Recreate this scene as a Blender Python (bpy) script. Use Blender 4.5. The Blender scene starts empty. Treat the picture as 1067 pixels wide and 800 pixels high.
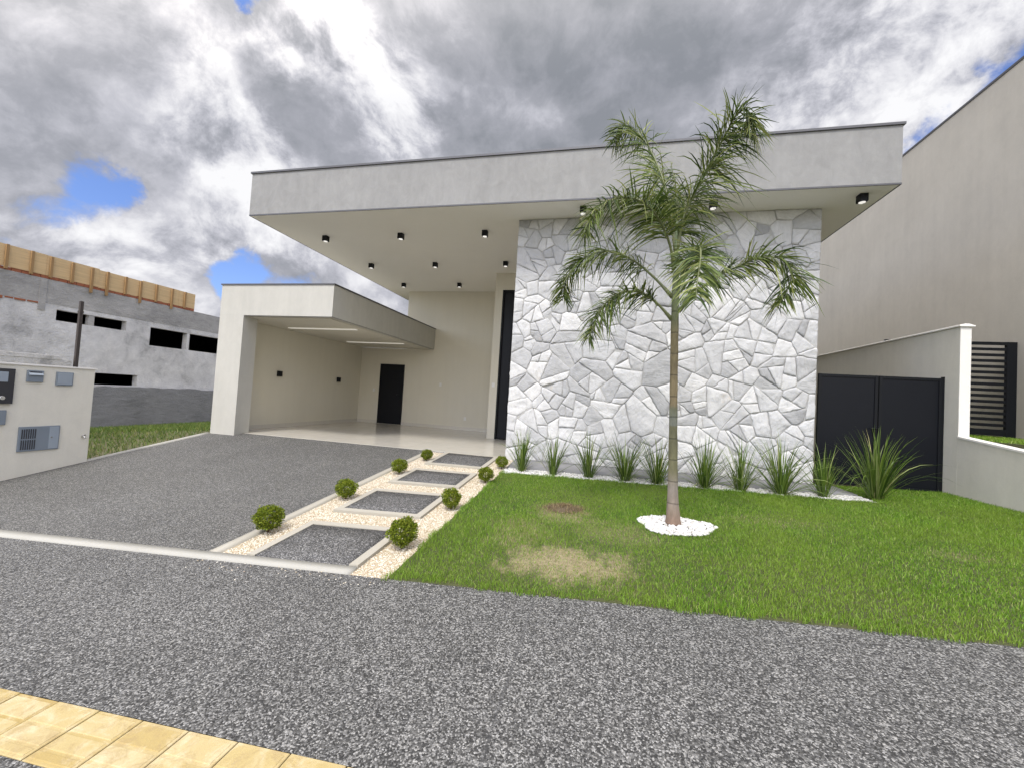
import bpy, bmesh, math, random
import numpy as np
from mathutils import Vector, Matrix
random.seed(7); rng = np.random.default_rng(11)
S = bpy.context.scene
COL = S.collection
R = math.radians

# ------------------------------------------------------------------ camera
cam_d = bpy.data.cameras.new('camera')
cam_d.sensor_fit = 'HORIZONTAL'; cam_d.sensor_width = 36.0
cam_d.lens = 414.49 / 1067 * 36.0
cam_d.clip_start = 0.05; cam_d.clip_end = 3000
cam = bpy.data.objects.new('camera', cam_d); COL.objects.link(cam)
cR = Vector((0.9745077, 0.2160672, 0.0604128)); cU = Vector((-0.0517803, -0.0453983, 0.9976261))
cF = Vector((-0.2182969, 0.9753225, 0.0330529))
m = Matrix.Identity(4)
for i in range(3):
    m[i][0] = cR[i]; m[i][1] = cU[i]; m[i][2] = -cF[i]
m[0][3], m[1][3], m[2][3] = 0, 0, 1.5
cam.matrix_world = m
S.camera = cam

# ------------------------------------------------------------------ exposure, sun, sky
S.view_settings.view_transform = 'Standard'; S.view_settings.look = 'None'
S.view_settings.exposure = 1.2; S.view_settings.gamma = 1.0
S.view_settings.use_curve_mapping = False
SUN_EL, SUN_AZ = 57, -4           # elevation; turned from straight behind the camera
sun_d = bpy.data.lights.new('sun', 'SUN'); sun_d.energy = 1.25; sun_d.angle = R(11); sun_d.color = (1.0, .965, .90)
sun = bpy.data.objects.new('sun', sun_d); COL.objects.link(sun)
sun.rotation_euler = (R(90 - SUN_EL), 0, R(SUN_AZ)); sun.location = (0, -20, 40)

class NT:
    """small helper around a node tree"""
    def __init__(s, tree): s.t = tree; s.n = tree.nodes; s.l = tree.links
    def new(s, kind, **kw):
        n = s.n.new(kind)
        for k, v in kw.items(): setattr(n, k, v)
        return n
    def put(s, sock, v):
        if isinstance(v, bpy.types.NodeSocket): s.l.new(v, sock)
        elif v is not None: sock.default_value = v
    def math(s, op, a, b=None, c=None, clamp=False):
        n = s.new('ShaderNodeMath', operation=op, use_clamp=clamp)
        for i, v in enumerate((a, b, c)):
            if v is not None: s.put(n.inputs[i], v)
        return n.outputs[0]
    def vmath(s, op, a, b=None, out=0):
        n = s.new('ShaderNodeVectorMath', operation=op)
        s.put(n.inputs[0], a)
        if b is not None: s.put(n.inputs[1], b)
        return n.outputs[out]
    def noise(s, vec, scale, detail=4, rough=.55, dist=0.0, out=0):
        n = s.new('ShaderNodeTexNoise'); s.put(n.inputs['Vector'], vec)
        n.inputs['Scale'].default_value = scale; n.inputs['Detail'].default_value = detail
        n.inputs['Roughness'].default_value = rough; n.inputs['Distortion'].default_value = dist
        return n.outputs[out]
    def smooth(s, v, a, b, lo=0.0, hi=1.0, kind='SMOOTHSTEP'):
        n = s.new('ShaderNodeMapRange', interpolation_type=kind)
        s.put(n.inputs[0], v)
        for i, q in enumerate((a, b, lo, hi)): n.inputs[i + 1].default_value = q
        return n.outputs[0]
    def ramp(s, v, stops, interp='LINEAR'):
        n = s.new('ShaderNodeValToRGB'); s.put(n.inputs[0], v)
        e = n.color_ramp.elements; n.color_ramp.interpolation = interp
        while len(e) < len(stops): e.new(.5)
        for q, (p, c) in zip(e, stops):
            q.position = p; q.color = (*c, 1) if len(c) == 3 else c
        return n.outputs[0]
    def mix(s, f, a, b, mode='MIX'):
        n = s.new('ShaderNodeMix', data_type='RGBA', blend_type=mode)
        s.put(n.inputs[0], f); s.put(n.inputs[6], a); s.put(n.inputs[7], b)
        return n.outputs[2]
    def mapping(s, vec, scale=(1, 1, 1), loc=(0, 0, 0), rot=(0, 0, 0)):
        n = s.new('ShaderNodeMapping'); s.put(n.inputs[0], vec)
        n.inputs[1].default_value = loc; n.inputs[2].default_value = rot; n.inputs[3].default_value = scale
        return n.outputs[0]

world = bpy.data.worlds.new('World'); S.world = world; world.use_nodes = True
w = NT(world.node_tree); w.n.clear()
tc = w.new('ShaderNodeTexCoord'); v = tc.outputs['Generated']
sky = w.new('ShaderNodeTexSky', sky_type='NISHITA', sun_disc=False)
sky.sun_elevation = R(SUN_EL); sky.sun_rotation = R(180 - SUN_AZ)
Pz = w.mapping(v, (1.0, 1.0, 1.2))
def vscale(a, k):
    n = w.new('ShaderNodeVectorMath', operation='SCALE'); w.put(n.inputs[0], a); n.inputs[3].default_value = k
    return n.outputs[0]
Pw = w.vmath('ADD', Pz, vscale(w.vmath('SUBTRACT', w.noise(Pz, 2.2, 4, .5, out=1), (.5, .5, .5)), .20))
n1 = w.math('MULTIPLY_ADD', w.noise(Pw, 3.0, 13, .57), 1.6, -.30)
n1s = w.math('MULTIPLY_ADD', w.noise(w.vmath('ADD', Pw, (.03, -.02, .07)), 3.0, 13, .57), 1.6, -.30)
n3 = w.noise(w.mapping(Pw, loc=(9.2, 1.3, 0)), 7.5, 12, .64)
n3s = w.noise(w.mapping(Pw, loc=(9.22, 1.285, .045)), 7.5, 12, .64)
wv = w.noise(v, 2.6, 9, .62, out=1)
vs_ = w.new('ShaderNodeVectorMath', operation='SCALE'); w.put(vs_.inputs[0], w.vmath('SUBTRACT', wv, (.5, .5, .5))); vs_.inputs[3].default_value = .34
vw = w.vmath('NORMALIZE', w.vmath('ADD', v, vs_.outputs[0]))
def blob(d, r0, r1):
    dn = w.vmath('DOT_PRODUCT', vw, Vector(d).normalized(), out=1)
    return w.smooth(dn, math.cos(R(r1)), math.cos(R(r0)))
def bsum(items):
    acc = None
    for d, r0, r1, k in items:
        b = w.math('MULTIPLY', blob(d, r0, r1), k)
        acc = b if acc is None else w.math('ADD', acc, b)
    return acc
# openings in the cloud layer
hole = bsum([((-.872, .412, .264), 1, 9, -.26), ((-.840, .47, .265), 1, 6, -.10), ((-.83, .529, .176), 2, 9, .16), ((-.70, .55, .44), 2, 12, .2), ((-.739, .629, .24), 1, 5, -.27), ((-.625, .496, .603), 1, 5, -.40),
             ((.503, .71, .493), 1, 6, -.17), ((-.301, .651, .697), 1, 4, -.28),
             ((-.15, .76, .62), 10, 40, .30), ((-.76, .44, .47), 6, 26, .22), ((.2, .73, .64), 5, 26, .22), ((.42, .70, .60), 2, 12, .10)])
# thick grey parts and thin bright parts
thick = bsum([((-.60, .55, .58), 1, 5, -.06), ((-.54, .62, .57), 1, 4, -.03), ((-.47, .67, .58), 1, 4, -.05), ((-.40, .73, .54), 1, 5, -.08), ((-.66, .50, .55), 1, 5, -.06), ((-.728, .609, .313), 1, 6, -.16), ((-.813, .526, .252), 1, 5, -.10), ((.60, .62, .50), 1, 7, -.12), ((-.12, .77, .61), 6, 24, .17), ((-.545, .682, .487), 1, 7, .10), ((-.76, .42, .50), 5, 22, .075), ((-.77, .57, .26), 3, 10, .14),
              ((.17, .737, .654), 3, 16, .09), ((-.51, .62, .59), 1, 9, -.13), ((-.43, .70, .57), 1, 7, -.13), ((-.71, .57, .39), 2, 10, -.16),
              ((-.62, .67, .37), 2, 9, -.12), ((.342, .746, .571), 2, 10, -.16), ((.47, .70, .54), 2, 10, -.14), ((-.83, .529, .176), 2, 10, -.16),
              ((-.40, .77, .49), 1, 9, -.10)])
cover = w.smooth(w.math('ADD', w.math('ADD', n1, hole), w.math('MULTIPLY', w.math('SUBTRACT', n3, .5), .35)), .34, .50)
val = w.math('MULTIPLY_ADD', w.math('SUBTRACT', n1, n1s), 1.15, .47)
val = w.math('MULTIPLY_ADD', w.math('SUBTRACT', n3, n3s), w.smooth(thick, .06, -.12, .8, 2.3), val)
val = w.math('MULTIPLY_ADD', w.math('SUBTRACT', n1, .5), -.30, val)
val = w.math('MULTIPLY_ADD', thick, -1.65, val)
cloud = w.ramp(val, [(.0, (.26, .275, .31)), (.30, (.37, .38, .425)), (.52, (.53, .535, .59)), (.74, (.74, .74, .78)), (1.0, (.90, .90, .92))])
blue = w.mix(1.0, sky.outputs[0], (.12, .135, .19, 1), 'MULTIPLY')
skycol = w.mix(cover, blue, cloud)
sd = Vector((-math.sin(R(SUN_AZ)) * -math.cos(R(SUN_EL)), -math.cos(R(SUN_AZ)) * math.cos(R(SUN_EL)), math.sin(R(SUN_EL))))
glow = w.smooth(w.vmath('DOT_PRODUCT', v, sd, out=1), .10, .62, 0.0, 1.0)     # unseen sky behind the camera, brightness added to fill facade and soffit
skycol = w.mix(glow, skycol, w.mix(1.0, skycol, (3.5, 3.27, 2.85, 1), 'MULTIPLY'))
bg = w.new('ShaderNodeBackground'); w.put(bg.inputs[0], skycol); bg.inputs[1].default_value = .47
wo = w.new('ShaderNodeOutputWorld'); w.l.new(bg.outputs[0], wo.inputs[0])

# ------------------------------------------------------------------ materials
def mat(name):
    mt = bpy.data.materials.new(name); mt.use_nodes = True
    nt = NT(mt.node_tree); b = nt.n['Principled BSDF']
    geo = nt.new('ShaderNodeNewGeometry')
    return mt, nt, b, geo.outputs['Position'], geo
def bump(nt, b, h, strength, dist=.01):
    n = nt.new('ShaderNodeBump'); n.inputs['Strength'].default_value = strength; n.inputs['Distance'].default_value = dist
    nt.put(n.inputs['Height'], h); nt.l.new(n.outputs[0], b.inputs['Normal'])
def scale3(c, k): return tuple(min(1, x * k) for x in c)

def plaster(name, c, var=.10, streak=.06, rough=.85, grain=.5, gd=.004, blotch=0):
    mt, nt, b, p, g = mat(name)
    a = nt.noise(p, .9, 6, .6)
    s = nt.noise(nt.mapping(p, (5, 5, .35)), 1.0, 4, .6)
    f = nt.noise(p, 46, 3, .6)
    k = nt.math('ADD', nt.math('ADD', nt.math('MULTIPLY', a, var * 2), nt.math('MULTIPLY', s, streak * 2)), nt.math('MULTIPLY', f, .10))
    k = nt.math('ADD', k, 1 - var - streak - .05)
    if blotch: k = nt.math('ADD', k, nt.math('MULTIPLY', nt.math('SUBTRACT', nt.noise(nt.mapping(p, (6, 6, 4)), 1.0, 5, .6, .8), .5), blotch * 2))
    col = nt.mix(1.0, (*c, 1), k, 'MULTIPLY')
    nt.put(b.inputs['Base Color'], col); b.inputs['Roughness'].default_value = rough
    h = nt.math('ADD', nt.noise(nt.mapping(p, (70, 70, 38)), 1.0, 4, .65), nt.math('MULTIPLY', nt.noise(p, 9, 3), .5))
    bump(nt, b, h, grain, gd)
    return mt
def plain(name, c, rough=.5, metal=0, spec=None):
    mt, nt, b, p, g = mat(name)
    k = nt.math('ADD', nt.math('MULTIPLY', nt.noise(p, 6, 5), .16), .92)
    nt.put(b.inputs['Base Color'], nt.mix(1.0, (*c, 1), k, 'MULTIPLY'))
    nt.put(b.inputs['Roughness'], nt.math('ADD', nt.math('MULTIPLY', nt.noise(p, 14, 3), .14), rough - .07))
    b.inputs['Metallic'].default_value = metal
    if spec is not None: b.inputs['Specular IOR Level'].default_value = spec
    return mt
def aggregate(name, stops, size=.0085, tint=(1, 1, 1), joints=None, stain=.25, bumpk=.6):
    mt, nt, b, p, g = mat(name)
    pp = nt.mapping(p, (1 / size, 1 / size, 1 / size))
    vo = nt.new('ShaderNodeTexVoronoi', feature='F1'); nt.put(vo.inputs['Vector'], pp); vo.inputs['Scale'].default_value = 1; vo.inputs['Randomness'].default_value = 1
    sp = nt.new('ShaderNodeSeparateColor'); nt.l.new(vo.outputs['Color'], sp.inputs[0])
    val = nt.math('ADD', nt.math('MULTIPLY', sp.outputs[0], .86), nt.math('MULTIPLY', nt.noise(p, 20, 3, .6), .14))
    col = nt.ramp(val, stops)
    vd = nt.new('ShaderNodeTexVoronoi', feature='DISTANCE_TO_EDGE'); nt.put(vd.inputs['Vector'], pp); vd.inputs['Scale'].default_value = 1
    edge = nt.smooth(vd.outputs['Distance'], 0.0, .12, .55, 1)
    col = nt.mix(1.0, col, edge, 'MULTIPLY')
    big = nt.math('ADD', nt.math('MULTIPLY', nt.noise(p, .8, 5, .6), stain * 1.5), nt.math('MULTIPLY', nt.noise(p, 4.5, 4, .6), stain * .7))
    wear = nt.math('MULTIPLY', nt.noise(nt.mapping(p, (1.9, .32, 1), (0, 0, 0), (0, 0, R(9))), 1.0, 5, .6), stain * .8)
    col = nt.mix(1.0, col, nt.math('ADD', nt.math('ADD', big, wear), 1 - stain * 1.4), 'MULTIPLY')
    col = nt.mix(1.0, col, (*tint, 1), 'MULTIPLY')
    h = nt.math('SUBTRACT', 1.0, vo.outputs['Distance'])
    if joints:
        sp2 = nt.new('ShaderNodeSeparateXYZ'); nt.put(sp2.inputs[0], p)
        wob = nt.math('MULTIPLY', nt.math('SUBTRACT', nt.noise(p, 3, 2), .5), .012)
        acc = None
        for axis, pos, wd in joints:
            d = nt.math('ABSOLUTE', nt.math('SUBTRACT', nt.math('ADD', sp2.outputs[axis], wob), pos))
            q = nt.smooth(d, wd * .4, wd, .0, 1)
            acc = q if acc is None else nt.math('MULTIPLY', acc, q)
        col = nt.mix(nt.math('MULTIPLY', nt.math('SUBTRACT', 1.0, acc), .5), col, (.045, .045, .045, 1))
        h = nt.math('MULTIPLY', h, acc)
    nt.put(b.inputs['Base Color'], col); b.inputs['Roughness'].default_value = .75
    bump(nt, b, h, bumpk, size * .6)
    return mt

M = {}
M['roof_plaster'] = plaster('roof_plaster', (.272, .27, .258), .14, .12, blotch=.22)
M['cream_plaster'] = plaster('cream_plaster', (.47, .457, .405), .08, .10, blotch=.08)
M['wall_plaster'] = plaster('wall_plaster', (.64, .605, .50), .05, .04, grain=.3)
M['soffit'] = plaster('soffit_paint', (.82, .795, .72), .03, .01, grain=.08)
M['meter_plaster'] = plaster('meter_plaster', (.70, .67, .575), .10, .06, blotch=.08)
M['boundary_plaster'] = plaster('boundary_plaster', (.66, .635, .55), .09, .08, blotch=.08)
M['white_plaster'] = plaster('white_plaster', (.76, .74, .69), .06, .04)
M['neighbour_plaster'] = plaster('neighbour_plaster', (.525, .49, .42), .12, .08, blotch=.08)
M['flashing'] = plain('flashing_metal', (.10, .10, .105), .45, .3)
M['black_metal'] = plain('black_metal', (.008, .009, .011), .45, spec=.18)
M['black_paint'] = plain('black_paint', (.006, .007, .010), .42, spec=.2)
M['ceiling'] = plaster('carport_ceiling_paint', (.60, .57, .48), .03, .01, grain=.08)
M['lens'] = plain('lamp_lens', (.75, .73, .68), .25)
M['diffuser'] = plain('diffuser', (.92, .91, .87), .4)
_d = M['lens'].node_tree.nodes['Principled BSDF']; _d.inputs['Emission Color'].default_value = (1, .97, .92, 1); _d.inputs['Emission Strength'].default_value = .3
_d = M['diffuser'].node_tree.nodes['Principled BSDF']; _d.inputs['Emission Color'].default_value = (1, .95, .85, 1); _d.inputs['Emission Strength'].default_value = .12
M['plastic_grey'] = plain('plastic_grey', (.20, .235, .27), .5)
M['plastic_light'] = plain('plastic_light', (.30, .345, .39), .45)
M['plastic_dark'] = plain('plastic_dark', (.035, .035, .04), .4)
M['switch_white'] = plain('switch_white', (.72, .71, .67), .4)
M['chrome'] = plain('chrome', (.6, .6, .6), .25, 1)
M['rust'] = plain('rusty_steel', (.055, .045, .04), .8)

def floor_tile():
    mt, nt, b, p, g = mat('porcelain_floor')
    br = nt.new('ShaderNodeTexBrick'); nt.put(br.inputs['Vector'], p)
    br.offset = 0; br.inputs['Scale'].default_value = 1; br.inputs['Brick Width'].default_value = .8; br.inputs['Row Height'].default_value = .8
    br.inputs['Mortar Size'].default_value = .002
    br.inputs['Color1'].default_value = (.60, .565, .49, 1); br.inputs['Color2'].default_value = (.58, .55, .48, 1); br.inputs['Mortar'].default_value = (.42, .39, .34, 1)
    k = nt.math('ADD', nt.math('MULTIPLY', nt.noise(p, 2.2, 6), .12), .94)
    nt.put(b.inputs['Base Color'], nt.mix(1.0, br.outputs[0], k, 'MULTIPLY'))
    nt.put(b.inputs['Roughness'], nt.math('ADD', nt.math('MULTIPLY', nt.noise(p, 5, 4), .12), .10))
    return mt
M['floor'] = floor_tile()

def stone():
    mt, nt, b, p, g = mat('white_quartzite')
    r = g.outputs['Random Per Island']
    rv = nt.new('ShaderNodeTexWhiteNoise', noise_dimensions='1D'); nt.put(rv.inputs['W'], r)
    tone = nt.ramp(r, [(0, (.335, .337, .335)), (.12, (.42, .42, .415)), (.5, (.52, .52, .512)), (.8, (.585, .582, .57)), (1, (.64, .635, .615))])
    ang = nt.new('ShaderNodeVectorRotate', rotation_type='Y_AXIS'); nt.put(ang.inputs['Vector'], nt.vmath('ADD', p, nt.vmath('SCALE', rv.outputs['Color'], None)))
    ang.inputs['Vector'].links[0].from_node.inputs[1].links[0].from_node.inputs[3].default_value = 20
    nt.put(ang.inputs['Angle'], nt.math('MULTIPLY', rv.outputs['Value'], 3.14))
    q = ang.outputs[0]
    grain = nt.noise(nt.mapping(q, (5, 5, 26)), 1.0, 7, .68, .8)
    blot = nt.noise(q, 5, 6, .65)
    k = nt.math('ADD', nt.math('ADD', nt.math('MULTIPLY', grain, .50), nt.math('MULTIPLY', blot, .46)), .52)
    col = nt.mix(1.0, tone, k, 'MULTIPLY')
    rust = nt.smooth(nt.noise(q, 2.4, 4, .6), .66, .78)
    col = nt.mix(nt.math('MULTIPLY', rust, .35), col, (.45, .37, .27, 1))
    nt.put(b.inputs['Base Color'], col); b.inputs['Roughness'].default_value = .78
    h = nt.math('ADD', nt.math('ADD', nt.math('MULTIPLY', grain, .9), nt.math('MULTIPLY', nt.noise(q, 14, 6, .7), .6)), nt.math('MULTIPLY', nt.noise(q, 3.5, 3, .5), 2.2))
    bump(nt, b, h, .8, .016)
    return mt
M['stone'] = stone()
M['mortar'] = plaster('mortar', (.42, .415, .395), .1, .0, grain=.8)

PEB = [(.0, (.022, .022, .021)), (.25, (.055, .054, .052)), (.46, (.115, .113, .108)), (.62, (.185, .183, .176)), (.80, (.335, .33, .317)), (1, (.60, .59, .565))]
PEB_D = [(.0, (.030, .030, .029)), (.3, (.066, .065, .062)), (.5, (.112, .110, .104)), (.68, (.175, .172, .164)), (.85, (.30, .295, .28)), (1, (.52, .51, .49))]
PEB_P = [(.0, (.020, .020, .020)), (.35, (.055, .054, .052)), (.55, (.095, .093, .089)), (.72, (.155, .152, .146)), (.88, (.29, .285, .275)), (1, (.52, .51, .49))]
M['sidewalk'] = aggregate('exposed_aggregate', PEB, .0074, tint=(.70, .70, .69), joints=[(0, -1.925, .012), (0, -.385, .012), (0, -3.47, .012), (0, 1.15, .012), (0, 2.7, .012), (0, -5.0, .012)], stain=.42)
M['driveway'] = aggregate('driveway_aggregate', PEB_D, .0078, tint=(.80, .80, .78), stain=.36)
M['panel'] = aggregate('panel_aggregate', PEB_P, .0085, stain=.15)
M['strip'] = plaster('strip_concrete', (.22, .22, .222), .14, .0, grain=.7)
M['kerb'] = plaster('kerb_concrete', (.37, .36, .32), .2, .0, grain=.7)
M['border'] = plaster('border_concrete', (.38, .355, .295), .16, .0, grain=.8)
M['gravel_bed'] = plaster('gravel_bed', (.42, .35, .24), .2, .0, grain=1)
M['white_bed'] = plaster('white_bed', (.40, .39, .36), .2, .0, grain=1)
M['asphalt'] = aggregate('asphalt', [(0, (.03, .03, .03)), (.6, (.055, .055, .055)), (1, (.1, .1, .1))], .012)

def pebble(name, stops, rough=.6):
    mt, nt, b, p, g = mat(name)
    col = nt.ramp(g.outputs['Random Per Island'], stops)
    k = nt.math('ADD', nt.math('MULTIPLY', nt.noise(p, 60, 4), .3), .85)
    nt.put(b.inputs['Base Color'], nt.mix(1.0, col, k, 'MULTIPLY')); b.inputs['Roughness'].default_value = rough
    return mt
M['pebble_cream'] = pebble('cream_pebble', [(0, (.36, .28, .17)), (.2, (.55, .47, .34)), (.55, (.66, .60, .48)), (.85, (.74, .70, .60)), (1, (.52, .38, .27))])
M['pebble_white'] = pebble('white_pebble', [(0, (.42, .40, .36)), (.3, (.60, .59, .56)), (1, (.74, .73, .70))])

def leafy(name, stops, trans=.25, rough=.5, patch=None, spec=.4):
    mt, nt, b, p, g = mat(name)
    r = g.outputs['Random Per Island']
    col = nt.ramp(r, stops)
    k = nt.math('ADD', nt.math('MULTIPLY', nt.noise(p, 1.4, 4), .5), .75)
    col = nt.mix(1.0, col, k, 'MULTIPLY')
    if patch: col = patch(nt, p, r, col)
    nt.put(b.inputs['Base Color'], col); b.inputs['Roughness'].default_value = rough
    b.inputs['Specular IOR Level'].default_value = spec
    tr = nt.new('ShaderNodeBsdfTranslucent'); nt.put(tr.inputs[0], col)
    mx = nt.new('ShaderNodeMixShader'); mx.inputs[0].default_value = trans
    nt.l.new(b.outputs[0], mx.inputs[1]); nt.l.new(tr.outputs[0], mx.inputs[2])
    nt.l.new(mx.outputs[0], nt.n['Material Output'].inputs[0])
    return mt
def dry_mask(nt, p):
    """where the turf has died: worn spots that belong to the lawn itself"""
    acc = None
    wob = nt.math('ADD', nt.math('MULTIPLY', nt.math('SUBTRACT', nt.noise(p, 3.2, 5, .65), .5), 2.0), nt.math('MULTIPLY', nt.math('SUBTRACT', nt.noise(p, 13, 4, .7), .5), 1.6))
    for (x, y, rx, ry, k) in [(-.20, 3.48, .62, .42, 1.0), (-.38, 4.80, .42, .36, .62), (.30, 4.3, .5, .35, .35), (3.25, 4.45, .30, .2, .3), (-.75, 4.1, .4, .5, .45), (1.9, 5.1, .5, .25, .25)]:
        d = nt.vmath('LENGTH', nt.mapping(p, (1 / rx, 1 / ry, 0), (-x / rx, -y / ry, 0)), out=1)
        q = nt.math('MULTIPLY', nt.smooth(nt.math('ADD', d, wob), .35, 1.25, 1, 0), k)
        acc = q if acc is None else nt.math('MAXIMUM', acc, q)
    return acc
def lawn_patch(nt, p, r, col):
    big = nt.smooth(nt.noise(p, .9, 5, .6), .38, .66)
    col = nt.mix(nt.math('MULTIPLY', big, .55), col, (.235, .335, .040, 1))
    r2 = nt.new('ShaderNodeTexWhiteNoise', noise_dimensions='1D'); nt.put(r2.inputs['W'], nt.math('MULTIPLY', r, 91.7))
    pick = nt.math('LESS_THAN', r2.outputs[0], nt.math('MULTIPLY', dry_mask(nt, p), .48))
    dry = nt.ramp(r, [(0, (.26, .21, .095)), (.5, (.41, .36, .17)), (1, (.50, .47, .25))])
    return nt.mix(pick, col, dry)
G_ST = [(0, (.056, .140, .009)), (.30, (.120, .258, .014)), (.70, (.20, .360, .026)), (.93, (.30, .44, .060)), (1, (.50, .50, .20))]
M['lawn_blade'] = leafy('lawn_blade', G_ST, .3, .5, lawn_patch)
M['wild_blade'] = leafy('wild_blade', [(0, (.05, .10, .015)), (.5, (.10, .17, .025)), (.9, (.19, .24, .05)), (1, (.3, .27, .1))], .25)
M['tuft_blade'] = leafy('tuft_blade', [(0, (.032, .068, .010)), (.4, (.098, .168, .022)), (.75, (.18, .25, .045)), (.9, (.26, .31, .11)), (1, (.42, .38, .17))], .22, .42)
M['frond'] = leafy('frond_leaf', [(0, (.022, .044, .009)), (.3, (.062, .104, .018)), (.65, (.140, .192, .036)), (1, (.30, .32, .10))], .26, .40)
M['shrub_leaf'] = leafy('shrub_leaf', [(0, (.050, .078, .006)), (.4, (.125, .175, .012)), (.8, (.22, .27, .022)), (1, (.33, .35, .05))], .2, .5, spec=.2)
M['dry_blade'] = leafy('dry_blade', [(0, (.10, .065, .035)), (.5, (.22, .16, .085)), (1, (.33, .26, .14))], .1, .8)

def soil():
    mt, nt, b, p, g = mat('lawn_soil')
    base = nt.ramp(nt.noise(p, 22, 5, .7), [(.3, (.045, .060, .018)), (.7, (.085, .085, .030))])
    dry = nt.ramp(nt.noise(p, 30, 5, .7), [(.3, (.17, .135, .075)), (.7, (.36, .31, .18))])
    nt.put(b.inputs['Base Color'], nt.mix(dry_mask(nt, p), base, dry)); b.inputs['Roughness'].default_value = .95
    bump(nt, b, nt.noise(p, 40, 5, .7), .8, .02)
    return mt
M['soil'] = soil()
M['earth'] = plaster('earth', (.12, .11, .055), .3, .0, grain=1, gd=.02)

def rough_concrete(name, c, dark, streaky=False):
    mt, nt, b, p, g = mat(name)
    big = nt.noise(p, .55, 8, .68, .4)
    med = nt.noise(nt.mapping(p, (1, 1, 3.2) if streaky else (1, 1, 1)), 2.6, 8, .7, .5)
    f = nt.math('ADD', nt.math('MULTIPLY', big, .55), nt.math('MULTIPLY', med, .45))
    col = nt.ramp(f, [(.34, dark), (.47, scale3(c, .8)), (.58, c), (.72, scale3(c, 1.25))])
    nt.put(b.inputs['Base Color'], col); b.inputs['Roughness'].default_value = .95
    bump(nt, b, nt.math('ADD', med, nt.noise(p, 18, 6, .7)), .9, .03)
    return mt
M['render_grey'] = rough_concrete('bare_render', (.74, .725, .695), (.30, .295, .285))
M['block_grey'] = rough_concrete('block_band', (.46, .445, .415), (.24, .235, .225), True)
M['rough_wall'] = rough_concrete('rough_wall', (.27, .27, .27), (.13, .13, .13), True)
M['brick'] = plain('red_brick', (.33, .115, .055), .9)
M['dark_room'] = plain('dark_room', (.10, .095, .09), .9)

def wood():
    mt, nt, b, p, g = mat('formwork_wood')
    gr = nt.noise(nt.mapping(p, (30, 1.2, 30)), 1, 5, .6)
    pl = nt.new('ShaderNodeTexBrick'); nt.put(pl.inputs['Vector'], nt.mapping(p, (1, 1, 1), (0, 0, 0), (R(90), 0, R(90))))
    pl.inputs['Scale'].default_value = 1; pl.inputs['Brick Width'].default_value = 1.25; pl.inputs['Row Height'].default_value = .21; pl.inputs['Mortar Size'].default_value = .006
    pl.inputs['Color1'].default_value = (.50, .34, .16, 1); pl.inputs['Color2'].default_value = (.64, .46, .24, 1); pl.inputs['Mortar'].default_value = (.13, .075, .035, 1)
    col = nt.mix(1.0, pl.outputs[0], nt.math('ADD', nt.math('MULTIPLY', gr, .6), .7), 'MULTIPLY')
    nt.put(b.inputs['Base Color'], col); b.inputs['Roughness'].default_value = .8
    bump(nt, b, gr, .4, .01)
    return mt
M['wood'] = wood()
M['wood_dark'] = plain('batten_wood', (.33, .20, .085), .8)

def tile_mat():
    mt, nt, b, p, g = mat('tactile_tile')
    col = nt.ramp(g.outputs['Random Per Island'], [(0, (.37, .27, .095)), (.5, (.43, .335, .145)), (1, (.46, .37, .19))])
    worn = nt.smooth(nt.noise(p, 7, 8, .7, .6), .46, .66)
    col = nt.mix(nt.math('MULTIPLY', worn, .75), col, (.56, .48, .31, 1))
    dirt = nt.smooth(nt.noise(p, 9, 10, .78, .6), .47, .62)
    col = nt.mix(nt.math('MULTIPLY', dirt, .62), col, (.33, .24, .11, 1))
    nt.put(b.inputs['Base Color'], col); b.inputs['Roughness'].default_value = .85
    bump(nt, b, nt.noise(p, 60, 5, .7), .5, .004)
    return mt
M['tile'] = tile_mat()

def trunk_mat():
    mt, nt, b, p, g = mat('palm_trunk')
    sp = nt.new('ShaderNodeSeparateXYZ'); nt.put(sp.inputs[0], p)
    z = sp.outputs[2]
    base = nt.ramp(nt.smooth(z, .2, 3.4, 0, 1, 'LINEAR'), [(0, (.20, .125, .085)), (.06, (.21, .165, .125)), (.13, (.25, .215, .18)), (.19, (.155, .145, .075)), (.34, (.155, .15, .08)), (.345, (.20, .21, .17)), (.40, (.16, .165, .10)), (.415, (.235, .185, .10)), (.66, (.20, .17, .09)), (.72, (.17, .19, .10)), (1, (.19, .24, .13))])
    ring = nt.new('ShaderNodeTexWave', wave_type='BANDS', bands_direction='Z', wave_profile='SAW'); nt.put(ring.inputs['Vector'], p)
    ring.inputs['Scale'].default_value = 1.35; ring.inputs['Distortion'].default_value = .8; ring.inputs['Detail'].default_value = 2; ring.inputs['Detail Scale'].default_value = 1.2
    rr = nt.smooth(ring.outputs['Fac'], .90, .97, 1, .55)
    k = nt.math('ADD', nt.math('MULTIPLY', nt.noise(nt.mapping(p, (16, 16, 5)), 1, 8, .72), 1.5), .25)
    col = nt.mix(1.0, nt.mix(1.0, base, k, 'MULTIPLY'), rr, 'MULTIPLY')
    nt.put(b.inputs['Base Color'], col); b.inputs['Roughness'].default_value = .8
    bump(nt, b, nt.math('ADD', nt.noise(nt.mapping(p, (40, 40, 7)), 1, 5, .65), rr), .8, .012)
    return mt
M['trunk'] = trunk_mat()
M['rachis'] = plain('rachis', (.15, .17, .07), .5)
M['mound'] = plaster('mound_soil', (.115, .085, .05), .3, .0, grain=1, gd=.02)
M['twig'] = plain('twig', (.12, .075, .045), .9)

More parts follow.
